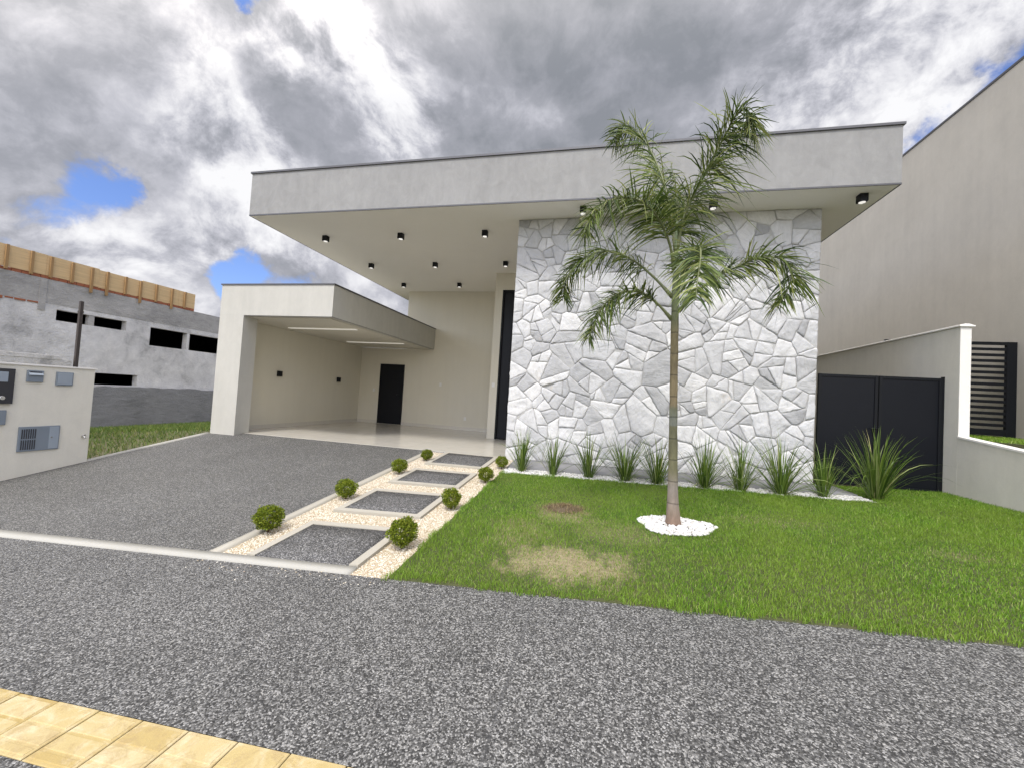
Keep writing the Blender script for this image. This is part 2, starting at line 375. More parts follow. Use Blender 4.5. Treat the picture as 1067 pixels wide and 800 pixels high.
# ------------------------------------------------------------------ terrain
def zf(x): return .1 + .06 * max(-25, min(12, x))
def zb(x):
    x = max(-25, min(12, x)); return .285 + .009 * max(0, x + 2) + .02 * max(0, x - 3.5)
def G(x, y):
    if y <= 2.9: return zf(x) + .015 * (max(y, -3) - 2.9)
    t = min(1, (y - 2.9) / 4.85); return zf(x) * (1 - t) + zb(x) * t
def GV(x, y):                                   # the empty plot on the left falls away
    if x >= -8.86: return G(x, y)
    t = min(1, (-8.86 - x) / 7.1); return G(-8.86, max(y, 2.9)) * (1 - t) - .33 * t

# ------------------------------------------------------------------ mesh helpers
def worldloc(o):
    p = Vector((0, 0, 0))
    while o is not None: p = p + o.location; o = o.parent
    return p
def tag(o, label=None, cat=None, group=None, kind=None):
    if label: o['label'] = label
    if cat: o['category'] = cat
    if group: o['group'] = group
    if kind: o['kind'] = kind
    return o
def thing(name, loc, label, cat, group=None):
    o = bpy.data.objects.new(name, None); o.empty_display_size = .1; o.location = loc; COL.objects.link(o)
    return tag(o, label, cat, group)
def link(name, me, mats, parent=None):
    for mm in (mats if isinstance(mats, (list, tuple)) else [mats]): me.materials.append(mm)
    o = bpy.data.objects.new(name, me); COL.objects.link(o)
    if parent is not None: o.parent = parent
    return o
class MB:
    """collects shapes given in world coordinates into one mesh"""
    def __init__(s): s.bm = bmesh.new(); s.mi = 0
    def quad(s, pts):
        f = s.bm.faces.new([s.bm.verts.new(p) for p in pts]); f.material_index = s.mi; return f
    def box(s, x0, x1, y0, y1, z0, z1, bev=0.0):
        x0, x1 = sorted((x0, x1)); y0, y1 = sorted((y0, y1)); z0, z1 = sorted((z0, z1))
        vs = [s.bm.verts.new(p) for p in ((x0,y0,z0),(x1,y0,z0),(x1,y1,z0),(x0,y1,z0),(x0,y0,z1),(x1,y0,z1),(x1,y1,z1),(x0,y1,z1))]
        fs = [s.bm.faces.new([vs[i] for i in q]) for q in ((3,2,1,0),(4,5,6,7),(0,1,5,4),(1,2,6,5),(2,3,7,6),(3,0,4,7))]
        for f in fs: f.material_index = s.mi
        if bev > 0:
            es = list({e for f in fs for e in f.edges})
            bmesh.ops.bevel(s.bm, geom=es, offset=bev, segments=2, affect='EDGES', profile=.6)
        return s
    def prism(s, prof, axis, a, b, bev=0.0):
        """profile of 2D points swept along axis ('x': prof is (y,z); 'y': prof is (x,z)) from a to b"""
        mk = (lambda u, q: (u, q[0], q[1])) if axis == 'x' else (lambda u, q: (q[0], u, q[1]))
        A = [s.bm.verts.new(mk(a, q)) for q in prof]; B = [s.bm.verts.new(mk(b, q)) for q in prof]
        n = len(prof); fs = [s.bm.faces.new(A[::-1]), s.bm.faces.new(B)]
        for i in range(n): fs.append(s.bm.faces.new((A[i], A[(i+1) % n], B[(i+1) % n], B[i])))
        for f in fs: f.material_index = s.mi
        bmesh.ops.recalc_face_normals(s.bm, faces=fs)
        if bev: bmesh.ops.bevel(s.bm, geom=list({e for f in fs for e in f.edges}), offset=bev, segments=2, affect='EDGES')
        return s
    def tube(s, pts, rad, seg=10, cap=True):
        pts = [Vector(p) for p in pts]; n = len(pts); rings = []
        up = Vector((0, 0, 1)) if abs((pts[1]-pts[0]).normalized().z) < .9 else Vector((1, 0, 0))
        for i, p in enumerate(pts):
            t = (pts[min(i+1, n-1)] - pts[max(i-1, 0)]).normalized()
            a = t.cross(up).normalized(); b = a.cross(t).normalized(); r = rad[i] if hasattr(rad, '__len__') else rad
            rings.append([s.bm.verts.new(p + (a*math.cos(k*2*math.pi/seg) + b*math.sin(k*2*math.pi/seg)) * r) for k in range(seg)])
        for i in range(n-1):
            for k in range(seg):
                f = s.bm.faces.new((rings[i][k], rings[i][(k+1) % seg], rings[i+1][(k+1) % seg], rings[i+1][k])); f.smooth = True; f.material_index = s.mi
        if cap: s.bm.faces.new(rings[0][::-1]).material_index = s.mi; s.bm.faces.new(rings[-1]).material_index = s.mi
        return s
    def build(s, name, mats, parent=None):
        if parent is not None: bmesh.ops.translate(s.bm, verts=s.bm.verts, vec=-worldloc(parent))
        me = bpy.data.meshes.new(name); s.bm.normal_update(); s.bm.to_mesh(me); s.bm.free()
        return link(name, me, mats, parent)
def box(name, mats, parent, *a, **k): return MB().box(*a, **k).build(name, mats, parent)
def np_mesh(name, V, quads=None, tris=None, mats=None, parent=None, smooth=False, qmi=None):
    if parent is not None: V = V - np.array(worldloc(parent))
    me = bpy.data.meshes.new(name)
    nq = 0 if quads is None else len(quads); nt_ = 0 if tris is None else len(tris)
    li = np.concatenate(([] if not nq else [quads.ravel()]) + ([] if not nt_ else [tris.ravel()])).astype(np.int32)
    st = np.concatenate([np.arange(nq) * 4, nq * 4 + np.arange(nt_) * 3]).astype(np.int32)
    me.vertices.add(len(V)); me.vertices.foreach_set('co', V.astype(np.float32).ravel())
    me.loops.add(len(li)); me.loops.foreach_set('vertex_index', li)
    me.polygons.add(nq + nt_); me.polygons.foreach_set('loop_start', st)
    if smooth: me.polygons.foreach_set('use_smooth', np.ones(nq + nt_, bool))
    me.update(calc_edges=True); me.validate()
    return link(name, me, mats, parent)
def lines(a, b, step, extra=()):
    n = max(1, int(math.ceil((b - a) / step))); L = {round(a + (b - a) * i / n, 5) for i in range(n + 1)}
    for e in extra:
        if a + .01 < e < b - .01: L.add(e)
    return sorted(L)
def sheet(name, mt, x0, x1, y0, y1, off, fn=G, step=.25, skirt=0.0, parent=None, xs=None, ys=None):
    xs = xs or lines(x0, x1, step, (-8.86, -2, 3.5)); ys = ys or lines(y0, y1, step, (2.9, 7.75))
    V = np.array([(x, y, fn(x, y) + off) for y in ys for x in xs], float); nx, ny = len(xs), len(ys)
    q = [(j*nx+i, j*nx+i+1, (j+1)*nx+i+1, (j+1)*nx+i) for j in range(ny-1) for i in range(nx-1)]
    if skirt:
        loop = [i for i in range(nx)] + [j*nx+nx-1 for j in range(1, ny)] + [(ny-1)*nx+i for i in range(nx-2, -1, -1)] + [j*nx for j in range(ny-2, 0, -1)]
        k = len(V); V = np.vstack([V, V[loop] - np.array([0, 0, skirt])]); n = len(loop)
        q += [(loop[i], k+i, k+(i+1) % n, loop[(i+1) % n]) for i in range(n)]
    return np_mesh(name, V, quads=np.array(q), mats=mt, parent=parent)
def structure(o): return tag(o, kind='structure')

# ------------------------------------------------------------------ ground and paving
far = [-900, -400, -150, -60, -30] ; far2 = [18, 30, 60, 150, 400, 900]
gx = far + lines(-25, 12, .5, (-8.86, -2, 3.5)) + far2
gy = [-900, -400, -150, -60, -20, -8, -4] + lines(-3, 20, .5, (2.9, 7.75)) + [30, 60, 150, 400, 900]
structure(sheet('ground', M['earth'], 0, 0, 0, 0, -.10, GV, xs=gx, ys=gy))
structure(sheet('sidewalk', M['sidewalk'], -14, 12, .25, 1.185, 0))
o2 = structure(sheet('sidewalk', M['sidewalk'], -14, 12, 1.445, 2.93, 0))
structure(sheet('street_kerb', M['kerb'], -25, 12, .12, .25, .004, skirt=.2, step=.5))
structure(sheet('road', M['asphalt'], -60, 60, -9, .12, -.085, step=1.5))
structure(sheet('driveway', M['driveway'], -8.76, -3.46, 3.05, 7.775, .002))
structure(sheet('driveway_kerb', M['kerb'], -8.86, -1.92, 2.93, 3.05, .010, skirt=.06))
structure(sheet('path_kerb', M['border'], -3.46, -3.345, 3.05, 7.775, .008, skirt=.06))
structure(sheet('plot_kerb', M['kerb'], -8.86, -8.76, 5.28, 7.52, .02, skirt=.1))
structure(sheet('gravel_bed', M['gravel_bed'], -3.345, -1.57, 2.93, 7.76, -.012))
structure(sheet('lawn_soil', M['soil'], -1.57, 5.41, 2.93, 6.6, .006, skirt=.05))
structure(sheet('lawn_soil', M['soil'], 3.80, 5.41, 6.6, 7.74, .006))
structure(sheet('wall_strip', M['strip'], -1.55, 3.79, 6.93, 7.66, .03, skirt=.1))
structure(sheet('white_gravel_bed', M['white_bed'], -1.57, 3.80, 6.6, 6.93, -.008))
structure(sheet('vacant_plot', M['earth'], -15.9, -8.86, 3.0, 17, .0, GV))
structure(box('neighbour_plot', M['soil'], None, 5.57, 16, 2.0, 30, -.3, 1.28))

PAN = [(3.05, 3.80), (4.32, 5.05), (5.57, 6.26), (6.81, 7.70)]
PX0, PX1, BW = -2.95, -2.0, .085
for (a, b) in PAN:
    structure(sheet('path_panel', M['panel'], PX0, PX1, max(a, 3.052), b, .012, skirt=.05))
    mb = MB()
    for (x0, x1, y0, y1) in ((PX0-BW, PX0, a-BW, b+BW), (PX1, PX1+BW, a-BW, b+BW), (PX0, PX1, a-BW, a), (PX0, PX1, b, b+BW)):
        if a < 3.1 and y1 == a: continue
        y0 = max(y0, 3.052); y1 = min(y1, 7.772)
        if y1 - y0 < .02: continue
        vs = [mb.bm.verts.new((x, y, G(x, y) + z)) for z in (-.06, .021) for (x, y) in ((x0, y0), (x1, y0), (x1, y1), (x0, y1))]
        for q in ((4,5,6,7), (0,1,5,4), (1,2,6,5), (2,3,7,6), (3,0,4,7)): mb.bm.faces.new([vs[i] for i in q])
    structure(mb.build('panel_border', M['border']))

# tactile paving: tiles with raised bars
mb = MB()
for i in range(-24, 40):
    x0 = -1.911 + i * .2555
    if x0 < -9 or x0 > 9: continue
    dz = random.uniform(-.001, .0015)
    def tz(x, y): return G(x, y) + dz
    def slab(x0, x1, y0, y1, z0, z1):
        c = .003
        lo = [(x0, y0), (x1, y0), (x1, y1), (x0, y1)]; hi = [(x0+c, y0+c), (x1-c, y0+c), (x1-c, y1-c), (x0+c, y1-c)]
        A = [mb.bm.verts.new((x, y, tz(x, y) + z0)) for x, y in lo]; B = [mb.bm.verts.new((x, y, tz(x, y) + z1 - .003)) for x, y in lo]; Cc = [mb.bm.verts.new((x, y, tz(x, y) + z1)) for x, y in hi]
        for k in range(4):
            mb.bm.faces.new((A[k], A[(k+1) % 4], B[(k+1) % 4], B[k])); mb.bm.faces.new((B[k], B[(k+1) % 4], Cc[(k+1) % 4], Cc[k]))
        mb.bm.faces.new(Cc)
    slab(x0+.003, x0+.2525, 1.187, 1.443, -.03, .003)
    for (ya, yb) in ((1.199, 1.233), (1.245, 1.316), (1.330, 1.425)):
        slab(x0+.012, x0+.240, ya, yb, .002, .0062)
structure(mb.build('tactile_paving', M['tile']))

# ------------------------------------------------------------------ the house
FZ, RB, RT = .293, 5.049, 5.982
house = thing('modern_house', (-2.0, 7.5, 0), 'modern single storey house with flat grey overhanging roof, white stone wall and open carport', 'house')
roof = box('roof', M['roof_plaster'], house, -7.575, 4.253, 6.97, 18.0, RB + .02, RT - .02)
mb = MB()
mb.box(-7.60, 4.278, 6.945, 7.10, RT - .02, RT + .018); mb.box(-7.60, -7.45, 7.10, 18.0, RT - .02, RT + .018); mb.box(4.13, 4.278, 7.10, 18.0, RT - .02, RT + .018); mb.box(-7.45, 4.13, 7.10, 18.0, RT - .10, RT - .03)
mb.build('roof_flashing', M['flashing'], roof)
mb = MB()
mb.box(-7.577, 4.255, 6.967, 6.985, RB - .004, RB + .022); mb.box(-7.577, -7.560, 6.985, 18.0, RB - .004, RB + .022); mb.box(4.238, 4.255, 6.985, 18.0, RB - .004, RB + .022)
mb.build('drip_edge', M['flashing'], roof)
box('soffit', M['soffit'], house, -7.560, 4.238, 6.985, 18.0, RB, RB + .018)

# crazy-paved stone facing
def clip(poly, nx, nz, d):              # keep nx*x+nz*z <= d
    out = []
    for i in range(len(poly)):
        a, b = poly[i], poly[(i+1) % len(poly)]
        da, db = nx*a[0]+nz*a[1]-d, nx*b[0]+nz*b[1]-d
        if da <= 0: out.append(a)
        if da*db < 0:
            t = da/(da-db); out.append((a[0]+(b[0]-a[0])*t, a[1]+(b[1]-a[1])*t))
    return out
def area(p): return .5*sum(p[i][0]*p[(i+1) % len(p)][1]-p[(i+1) % len(p)][0]*p[i][1] for i in range(len(p)))
def centroid(p): return (sum(q[0] for q in p)/len(p), sum(q[1] for q in p)/len(p))
def shrink(p, g):
    q = p
    for i in range(len(p)):
        a, b = p[i], p[(i+1) % len(p)]; L = math.hypot(b[0]-a[0], b[1]-a[1])
        if L < 1e-4: continue
        nx, nz = (b[1]-a[1])/L, -(b[0]-a[0])/L
        q = clip(q, nx, nz, nx*a[0]+nz*a[1]-g)
        if len(q) < 3: return []
    return q
def crazy(x0, x1, z0, z1, n):
    rs = random.Random(21)
    sites = []; tries = 0
    while len(sites) < n and tries < 20000:
        tries += 1
        r = rs.choice((.12, .18, .24, .33))
        x, z = rs.uniform(x0-.1, x1+.1), rs.uniform(z0-.1, z1+.1)
        if all((x-a)**2+(z-b)**2 > (.78*(r+c))**2 for a, b, c in sites): sites.append((x, z, r))
    cells = []
    for i, (x, z, r) in enumerate(sites):
        poly = [(x0, z0), (x1, z0), (x1, z1), (x0, z1)]
        for j, (a, b, c) in enumerate(sites):
            if i == j or (a-x)**2+(b-z)**2 > 2.2: continue
            nx, nz = a-x, b-z
            poly = clip(poly, 2*nx, 2*nz, a*a+b*b-x*x-z*z+r*r*1.0-c*c*1.0)
            if len(poly) < 3: break
        if len(poly) >= 3 and area(poly) > .004: cells.append(poly)
    out = []
    def split(p, depth):
        A = area(p)
        if depth < 3 and A > .045 and rs.random() < (.88 if A > .16 else .62 if A > .09 else .30):
            cx_, cz_ = centroid(p); th = rs.uniform(0, math.pi)
            # cut across the longer side
            xs_ = [q[0] for q in p]; zs_ = [q[1] for q in p]
            th = (0 if (max(xs_)-min(xs_)) > (max(zs_)-min(zs_)) else math.pi/2) + rs.gauss(0, .42)
            nx, nz = math.cos(th), math.sin(th); d = nx*(cx_+rs.uniform(-.05, .05))+nz*(cz_+rs.uniform(-.05, .05))
            a, b = clip(p, nx, nz, d), clip(p, -nx, -nz, -d)
            if len(a) >= 3 and len(b) >= 3 and min(area(a), area(b)) > .008: split(a, depth+1); split(b, depth+1); return
        out.append(p)
    for c in cells: split(c, 0)
    return out
SX0, SX1, SY = -1.777, 3.548, 7.645
rs = random.Random(5)
from mathutils import noise as mnoise
bm = bmesh.new()
for poly in crazy(SX0, SX1, .22, RB, 150):
    q = shrink(poly, rs.uniform(.002, .0085))
    if len(q) < 3 or area(q) < .003: continue
    # finer, slightly wavering outline with knocked-off corners
    pts = []
    n = len(q)
    for i in range(n):
        a, b = q[i], q[(i+1) % n]; L = math.hypot(b[0]-a[0], b[1]-a[1])
        if L < .012: continue
        ux, uz = (b[0]-a[0])/L, (b[1]-a[1])/L
        c0 = min(rs.uniform(.003, .016), L*.3); c1 = min(rs.uniform(.003, .016), L*.3)
        m_ = max(1, int((L-c0-c1)/.055))
        for k in range(m_+1):
            s_ = c0+(L-c0-c1)*k/m_; j = rs.gauss(0, .0045) if 0 < k < m_ else 0
            pts.append((a[0]+ux*s_-uz*j, a[1]+uz*s_+ux*j))
    if len(pts) < 4: continue
    cx_, cz_ = centroid(pts); th = rs.uniform(.008, .024); tx, tz_ = rs.gauss(0, .018), rs.gauss(0, .018)
    seed_ = rs.uniform(0, 90); ca = rs.uniform(0, 6.28); cl = (math.cos(ca), math.sin(ca), rs.uniform(-.05, .12))
    def ring(k, dep, rough):
        r_ = []
        for (x, z) in pts:
            X, Z = cx_+(x-cx_)*k, cz_+(z-cz_)*k
            nv = mnoise.noise(Vector((X*5.5, seed_, Z*5.5))) + .55*mnoise.noise(Vector((X*13, seed_+3, Z*13))) + .3*mnoise.noise(Vector((X*31, seed_+7, Z*31)))
            cut = .006 if (X-cx_)*cl[0]+(Z-cz_)*cl[1] > cl[2] else 0
            y = SY + .040 - dep - (tx*(X-cx_)+tz_*(Z-cz_)) - rough*(nv*.011 + cut)
            r_.append(bm.verts.new((X, y, Z)))
        return r_
    R_ = max(.12, math.sqrt(abs(area(pts))))
    rings = [ring(1.0, 0, 0), ring(1.0, th*.62, .5), ring(1-.016/R_*1.4, th, 1.0), ring(.74, th+.003, 1), ring(.50, th+.004, 1), ring(.26, th+.004, 1), ring(.10, th+.004, 1)]
    for A, B in zip(rings, rings[1:]):
        for i in range(len(pts)):
            bm.faces.new((A[i], A[(i+1) % len(pts)], B[(i+1) % len(pts)], B[i])).smooth = A is not rings[0]
    bm.faces.new(rings[-1]).smooth = True
bmesh.ops.recalc_face_normals(bm, faces=bm.faces)
bmesh.ops.translate(bm, verts=bm.verts, vec=-worldloc(house))
me = bpy.data.meshes.new('stone_wall'); bm.to_mesh(me); bm.free()
sw = link('stone_wall', me, M['stone'], house)
box('mortar', M['mortar'], sw, SX0+.004, SX1-.004, SY+.036, SY+.06, .15, RB - .001)
mb = MB(); mb.box(SX0, SX1, SY+.06, 16.0, .0, RB - .001); mb.build('main_wall', M['cream_plaster'], house)
# back wall of the porch and carport, entrance bay
YB, YE = 12.996, 11.009
mb = MB(); mb.box(-8.75, -6.885, YB, YB+.2, .0, 2.985); mb.box(-6.885, -3.117, YB, YB+.2, .0, RB-.001); mb.build('back_wall', M['wall_plaster'], house)
box('skirting', M['floor'], house, -8.60, -3.12, YB-.012, YB-.001, FZ, FZ+.10)
mb = MB(); mb.box(-3.117, -2.895, YE, YB+.2, .0, RB-.001); mb.box(-2.895, SX0-.002, YE, YB+.2, 4.556, RB-.001); mb.build('entry_wall', M['wall_plaster'], house)
ed = box('entry_door', M['black_paint'], house, -2.845, SX0-.002, YE+.05, YE+.10, FZ+.01, 4.50, bev=.004)
mb = MB(); mb.box(-2.893, -2.845, YE-.01, YE+.12, FZ, 4.554, .003); mb.box(-2.845, SX0-.002, YE-.01, YE+.12, 4.50, 4.554, .003); mb.box(-2.60, -2.585, YE+.035, YE+.052, FZ+.05, 4.48); mb.build('door_frame', M['black_metal'], ed)
MB().tube([(-2.50, YE+.0, .9), (-2.50, YE+.0, 2.3)], .016).tube([(-2.50, YE+.0, 1.0), (-2.50, YE+.05, 1.0)], .01).tube([(-2.50, YE+.0, 2.2), (-2.50, YE+.05, 2.2)], .01).build('handle', M['black_metal'], ed)
sd = box('side_door', M['black_paint'], house, -7.776, -6.882, YB-.022, YB-.004, FZ+.005, 2.39, bev=.003)
mb = MB(); mb.box(-7.80, -7.776, YB-.035, YB-.003, FZ, 2.413); mb.box(-6.882, -6.858, YB-.035, YB-.003, FZ, 2.413); mb.box(-7.776, -6.882, YB-.035, YB-.003, 2.39, 2.413); mb.build('door_frame', M['black_metal'], sd)
MB().tube([(-6.96, YB-.03, 1.35), (-6.96, YB-.07, 1.35), (-7.08, YB-.07, 1.35)], .009, 8).build('handle', M['black_metal'], sd)
for (x, y, z) in ((-8.014, YB, 1.466), (-5.458, YB, 1.785), (-4.487, YB, .672), (-3.009, YE, 1.817)):
    sq = box('light_switch', M['switch_white'], house, x-.04, x+.04, y-.014, y-.001, z-.06, z+.06, bev=.003)
    box('rocker', M['switch_white'], sq, x-.018, x+.018, y-.019, y-.0145, z-.03, z+.03, bev=.002)
# carport
GT, GB = 3.716, 3.002
cr = MB()
cr.box(-8.764, -5.776, 7.52, YB-.002, GB, GT-.015); cr = cr.build('carport_roof', M['cream_plaster'], house)
mb = MB(); mb.box(-8.785, -5.755, 7.50, 7.62, GT-.015, GT+.014); mb.box(-8.785, -8.66, 7.62, YB-.002, GT-.015, GT+.014); mb.box(-5.87, -5.755, 7.62, YB-.002, GT-.015, GT+.014); mb.build('roof_flashing', M['flashing'], cr)
mb = MB(); mb.box(-8.10, -5.776, 7.522, 7.534, GB-.008, GB-.001); mb.box(-5.788, -5.776, 7.534, YB-.004, GB-.008, GB-.001); mb.build('drip_edge', M['flashing'], cr)
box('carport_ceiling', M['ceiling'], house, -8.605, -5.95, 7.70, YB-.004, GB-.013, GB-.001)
box('carport_pillar', M['cream_plaster'], house, -8.764, -8.093, 7.52, 7.907, -.2, GB-.001)
box('carport_wall', M['wall_plaster'], house, -8.764, -8.609, 7.908, YB-.001, -.2, GB-.014)
box('skirting', M['floor'], house, -8.608, -8.597, 7.91, YB-.013, FZ, FZ+.10)
for (y) in (9.05, 11.565):
    ls = box('light_strip', M['diffuser'], house, -8.22, -6.21, y-.06, y+.06, GB-.03, GB-.0135)
floor = MB(); floor.box(-8.608, SX0-.002, 7.779, YE-.001, .05, FZ); floor.box(-8.608, -3.118, YE-.001, YB-.002, .05, FZ); floor = floor.build('porch_floor', M['floor'], house)
box('threshold', M['strip'], house, -8.09, SX0-.002, 7.765, 7.778, .05, FZ-.006)
# downlights: square black canisters on the soffit
spots = [(-6.571, 8.128), (-4.612, 8.128), (-2.618, 8.128), (-6.571, 10.063), (-4.612, 10.063), (-2.618, 10.063), (-6.571, 11.988), (-4.612, 11.988), (-.484, 7.252), (1.714, 7.252), (3.90, 7.252)]
proto = None
for i, (x, y) in enumerate(spots):
    if proto is None:
        proto = box('downlight', M['black_metal'], house, x-.058, x+.058, y-.058, y+.058, RB-.125, RB-.0005, bev=.004)
        ln = MB().tube([(x, y, RB-.1245), (x, y, RB-.131)], [.048, .046], 16).build('lens', M['lens'], proto)
        p0 = (x, y)
    else:
        d = proto.copy(); COL.objects.link(d); d.parent = house; d.location = (x-p0[0], y-p0[1], 0)
        l2 = ln.copy(); COL.objects.link(l2); l2.parent = d; l2.location = (0, 0, 0)
for (y, z) in ((9.209, 1.751), (11.724, 1.732)):
    box('wall_lamp', M['black_metal'], house, -8.607, -8.52, y-.055, y+.055, z-.075, z+.075, bev=.004)

# ------------------------------------------------------------------ meter wall on the left
mw = thing('meter_wall', (-8.86, 4.2, -.3), 'low cream meter wall with grey service boxes and intercom beside the driveway', 'wall')
MX = -8.76
mb = MB(); mb.prism([(-8.96, -.7), (MX, -.7), (MX, 1.535), (-8.96, 1.535)], 'y', 2.96, 5.277); mb.build('wall', M['meter_plaster'], mw)
box('coping', M['white_plaster'], mw, -8.985, MX+.022, 2.95, 5.30, 1.535, 1.560, bev=.004)
ic = box('intercom', M['plastic_dark'], mw, MX+.001, MX+.05, 3.93, 4.275, .942, 1.470, bev=.008)
box('screen', M['plastic_light'], ic, MX+.051, MX+.056, 4.02, 4.20, 1.27, 1.42, bev=.002)
MB().tube([(MX+.051, 4.16, 1.03), (MX+.062, 4.16, 1.03)], [.035, .028], 14).build('button', M['chrome'], ic)
m1 = box('meter_box', M['plastic_grey'], mw, MX+.001, MX+.03, 4.415, 4.603, 1.281, 1.465, bev=.006)
m1['label'] = 'grey meter box with a mail slot under a small hood'
MB().prism([(MX+.03, 1.43), (MX+.055, 1.395), (MX+.055, 1.388), (MX+.03, 1.40)], 'y', 4.43, 4.59).build('hood', M['plastic_light'], m1)
box('slot', M['plastic_dark'], m1, MX+.0302, MX+.033, 4.44, 4.58, 1.415, 1.445)
m2 = box('meter_box', M['plastic_grey'], mw, MX+.001, MX+.028, 4.760, 4.974, 1.2385, 1.462, bev=.006)
box('lid', M['plastic_light'], m2, MX+.0282, MX+.034, 4.775, 4.959, 1.255, 1.447, bev=.003)
box('meter_box', M['plastic_grey'], mw, MX+.001, MX+.03, 4.02, 4.232, .625, .846, bev=.006)
up = box('utility_panel', M['plastic_grey'], mw, MX+.001, MX+.025, 4.385, 4.866, .196, .583, bev=.006)
mb = MB()
for k in range(2):
    for j in range(7):
        y0 = 4.415 + j*.025; z0 = .225 + k*.17
        mb.box(MX+.0252, MX+.030, y0, y0+.012, z0, z0+.15)
mb.build('vent', M['plastic_dark'], up)
box('access_door', M['plastic_light'], up, MX+.0252, MX+.030, 4.735, 4.853, .212, .568, bev=.002)
MB().tube([(MX+.03, 4.765, .40), (MX+.037, 4.765, .40)], [.012, .010], 10).build('latch', M['chrome'], up)
tp = MB().tube([(MX, 5.173, .37), (MX+.07, 5.173, .37), (MX+.085, 5.173, .345)], .012, 8).build('tap', M['chrome'], mw)
MB().tube([(MX+.05, 5.15, .40), (MX+.05, 5.20, .40)], .009, 8).tube([(MX+.05, 5.173, .37), (MX+.05, 5.173, .40)], .006, 8).build('tap_handle', M['chrome'], tp)

# ------------------------------------------------------------------ right side: boundary wall, gate, neighbour
bw = thing('boundary_wall', (5.45, 7.5, .4), 'plastered boundary wall with tall end post stepping down to a low retaining wall right of the lawn', 'wall')
WX = 5.41
mb = MB(); mb.box(WX, WX+.14, 7.52, 16, -.1, 3.01); mb.build('wall', M['boundary_plaster'], bw)
mb = MB(); mb.prism([(7.519, -.1), (7.519, 1.29), (2.93, .755), (2.93, -.1)], 'x', WX+.001, WX+.139); mb.build('retaining_wall', M['boundary_plaster'], bw)
mb = MB(); mb.prism([(7.517, 1.291), (7.517, 1.318), (2.93, .783), (2.93, .756)], 'x', WX-.012, WX+.155); mb.build('coping', M['white_plaster'], bw)
box('end_face', M['white_plaster'], bw, WX+.0, WX+.14, 7.508, 7.5185, 1.32, 3.0)
mb = MB(); mb.box(WX-.03, WX+.17, 7.48, 16, 3.011, 3.035, .003); mb.prism([(WX-.02, 3.0355), (WX+.16, 3.0355), (WX+.09, 3.06), (WX+.05, 3.06)], 'y', 7.49, 16); mb.build('cap', M['white_plaster'], bw)

gate = thing('side_gate', (4.5, 7.8, .33), 'black double leaf metal gate between the stone wall and the boundary wall', 'gate')
for (x0, x1) in ((3.63, 4.50), (4.515, 5.385)):
    lf = box('gate_leaf', M['black_paint'], gate, x0+.045, x1-.045, 7.79, 7.81, .42, 2.18)
    mb = MB(); mb.box(x0, x0+.045, 7.775, 7.82, .38, 2.225, .003); mb.box(x1-.045, x1, 7.775, 7.82, .38, 2.225, .003); mb.box(x0+.045, x1-.045, 7.777, 7.818, 2.18, 2.223, .003); mb.box(x0+.045, x1-.045, 7.777, 7.818, .38, .42, .003)
    mb.build('leaf_frame', M['black_metal'], lf)
box('gate_post', M['black_metal'], gate, 5.386, 5.409, 7.775, 7.82, .35, 2.245)
MB().box(4.44, 4.49, 7.755, 7.774, 1.27, 1.37, .003).tube([(4.47, 7.755, 1.35), (4.47, 7.715, 1.35), (4.36, 7.712, 1.35)], .010, 8).build('handle', M['black_metal'], gate)

nh = thing('neighbour_house', (8.0, 8, 1.3), 'tall windowless beige plastered house wall rising on the right', 'house')
NX = 7.75
def nz(): return None
mb = MB(); mb.box(NX, NX+8, 3.0, 26, 1.0, 8.72); mb.build('wall', M['neighbour_plaster'], nh)
mb = MB(); mb.box(NX-.02, NX+.14, 2.98, 26, 8.72, 8.77); mb.build('roof_flashing', M['flashing'], nh)

lg = thing('louvred_gate', (6.9, 9.5, 1.3), 'black louvred gate with horizontal slats beside the white wall post', 'gate')
LY = 9.53
mb = MB(); mb.box(NX-.16, NX-.005, LY-.03, LY+.03, 1.30, 3.13, .004); mb.box(5.60, 5.66, LY-.03, LY+.03, 1.30, 3.13, .004); mb.box(5.66, NX-.16, LY-.028, LY+.028, 3.07, 3.128, .004); mb.box(5.66, NX-.16, LY-.028, LY+.028, 1.33, 1.45, .004); mb.build('frame', M['black_metal'], lg)
mb = MB()
for k in range(14):
    z = 1.50 + k*.112
    mb.prism([(LY-.02, z), (LY+.02, z+.045), (LY+.02, z+.057), (LY-.02, z+.058)], 'x', 5.66, NX-.16)
mb.build('slats', M['black_metal'], lg)

# ------------------------------------------------------------------ left side: unfinished building
ub = thing('unfinished_building', (-16, 10, -.4), 'unfinished grey rendered building with dark empty window openings', 'building')
OPEN = [(8.57, 10.38, 2.96, 3.285), (11.13, 12.44, 2.57, 3.23), (12.54, 14.2, 2.57, 3.23), (7.9, 10.85, 1.09, 1.47)]
ys = sorted({2.0, 26.0} | {q for o_ in OPEN for q in o_[:2]}); zs = sorted({-.8, 3.42} | {q for o_ in OPEN for q in o_[2:]})
mb = MB()
for a, b in zip(ys, ys[1:]):
    z_run = None
    for c, d in zip(zs, zs[1:]):
        hole_ = any(o_[0] < (a+b)/2 < o_[1] and o_[2] < (c+d)/2 < o_[3] for o_ in OPEN)
        if hole_:
            if z_run is not None: mb.box(-16.22, -16, a, b, z_run, c); z_run = None
        elif z_run is None: z_run = c
    if z_run is not None: mb.box(-16.22, -16, a, b, z_run, zs[-1])
bmesh.ops.remove_doubles(mb.bm, verts=mb.bm.verts, dist=.0005)
mb.build('wall', M['render_grey'], ub)
box('block_band', M['block_grey'], ub, -16.22, -15.992, 2, 26, 3.42, 4.13)
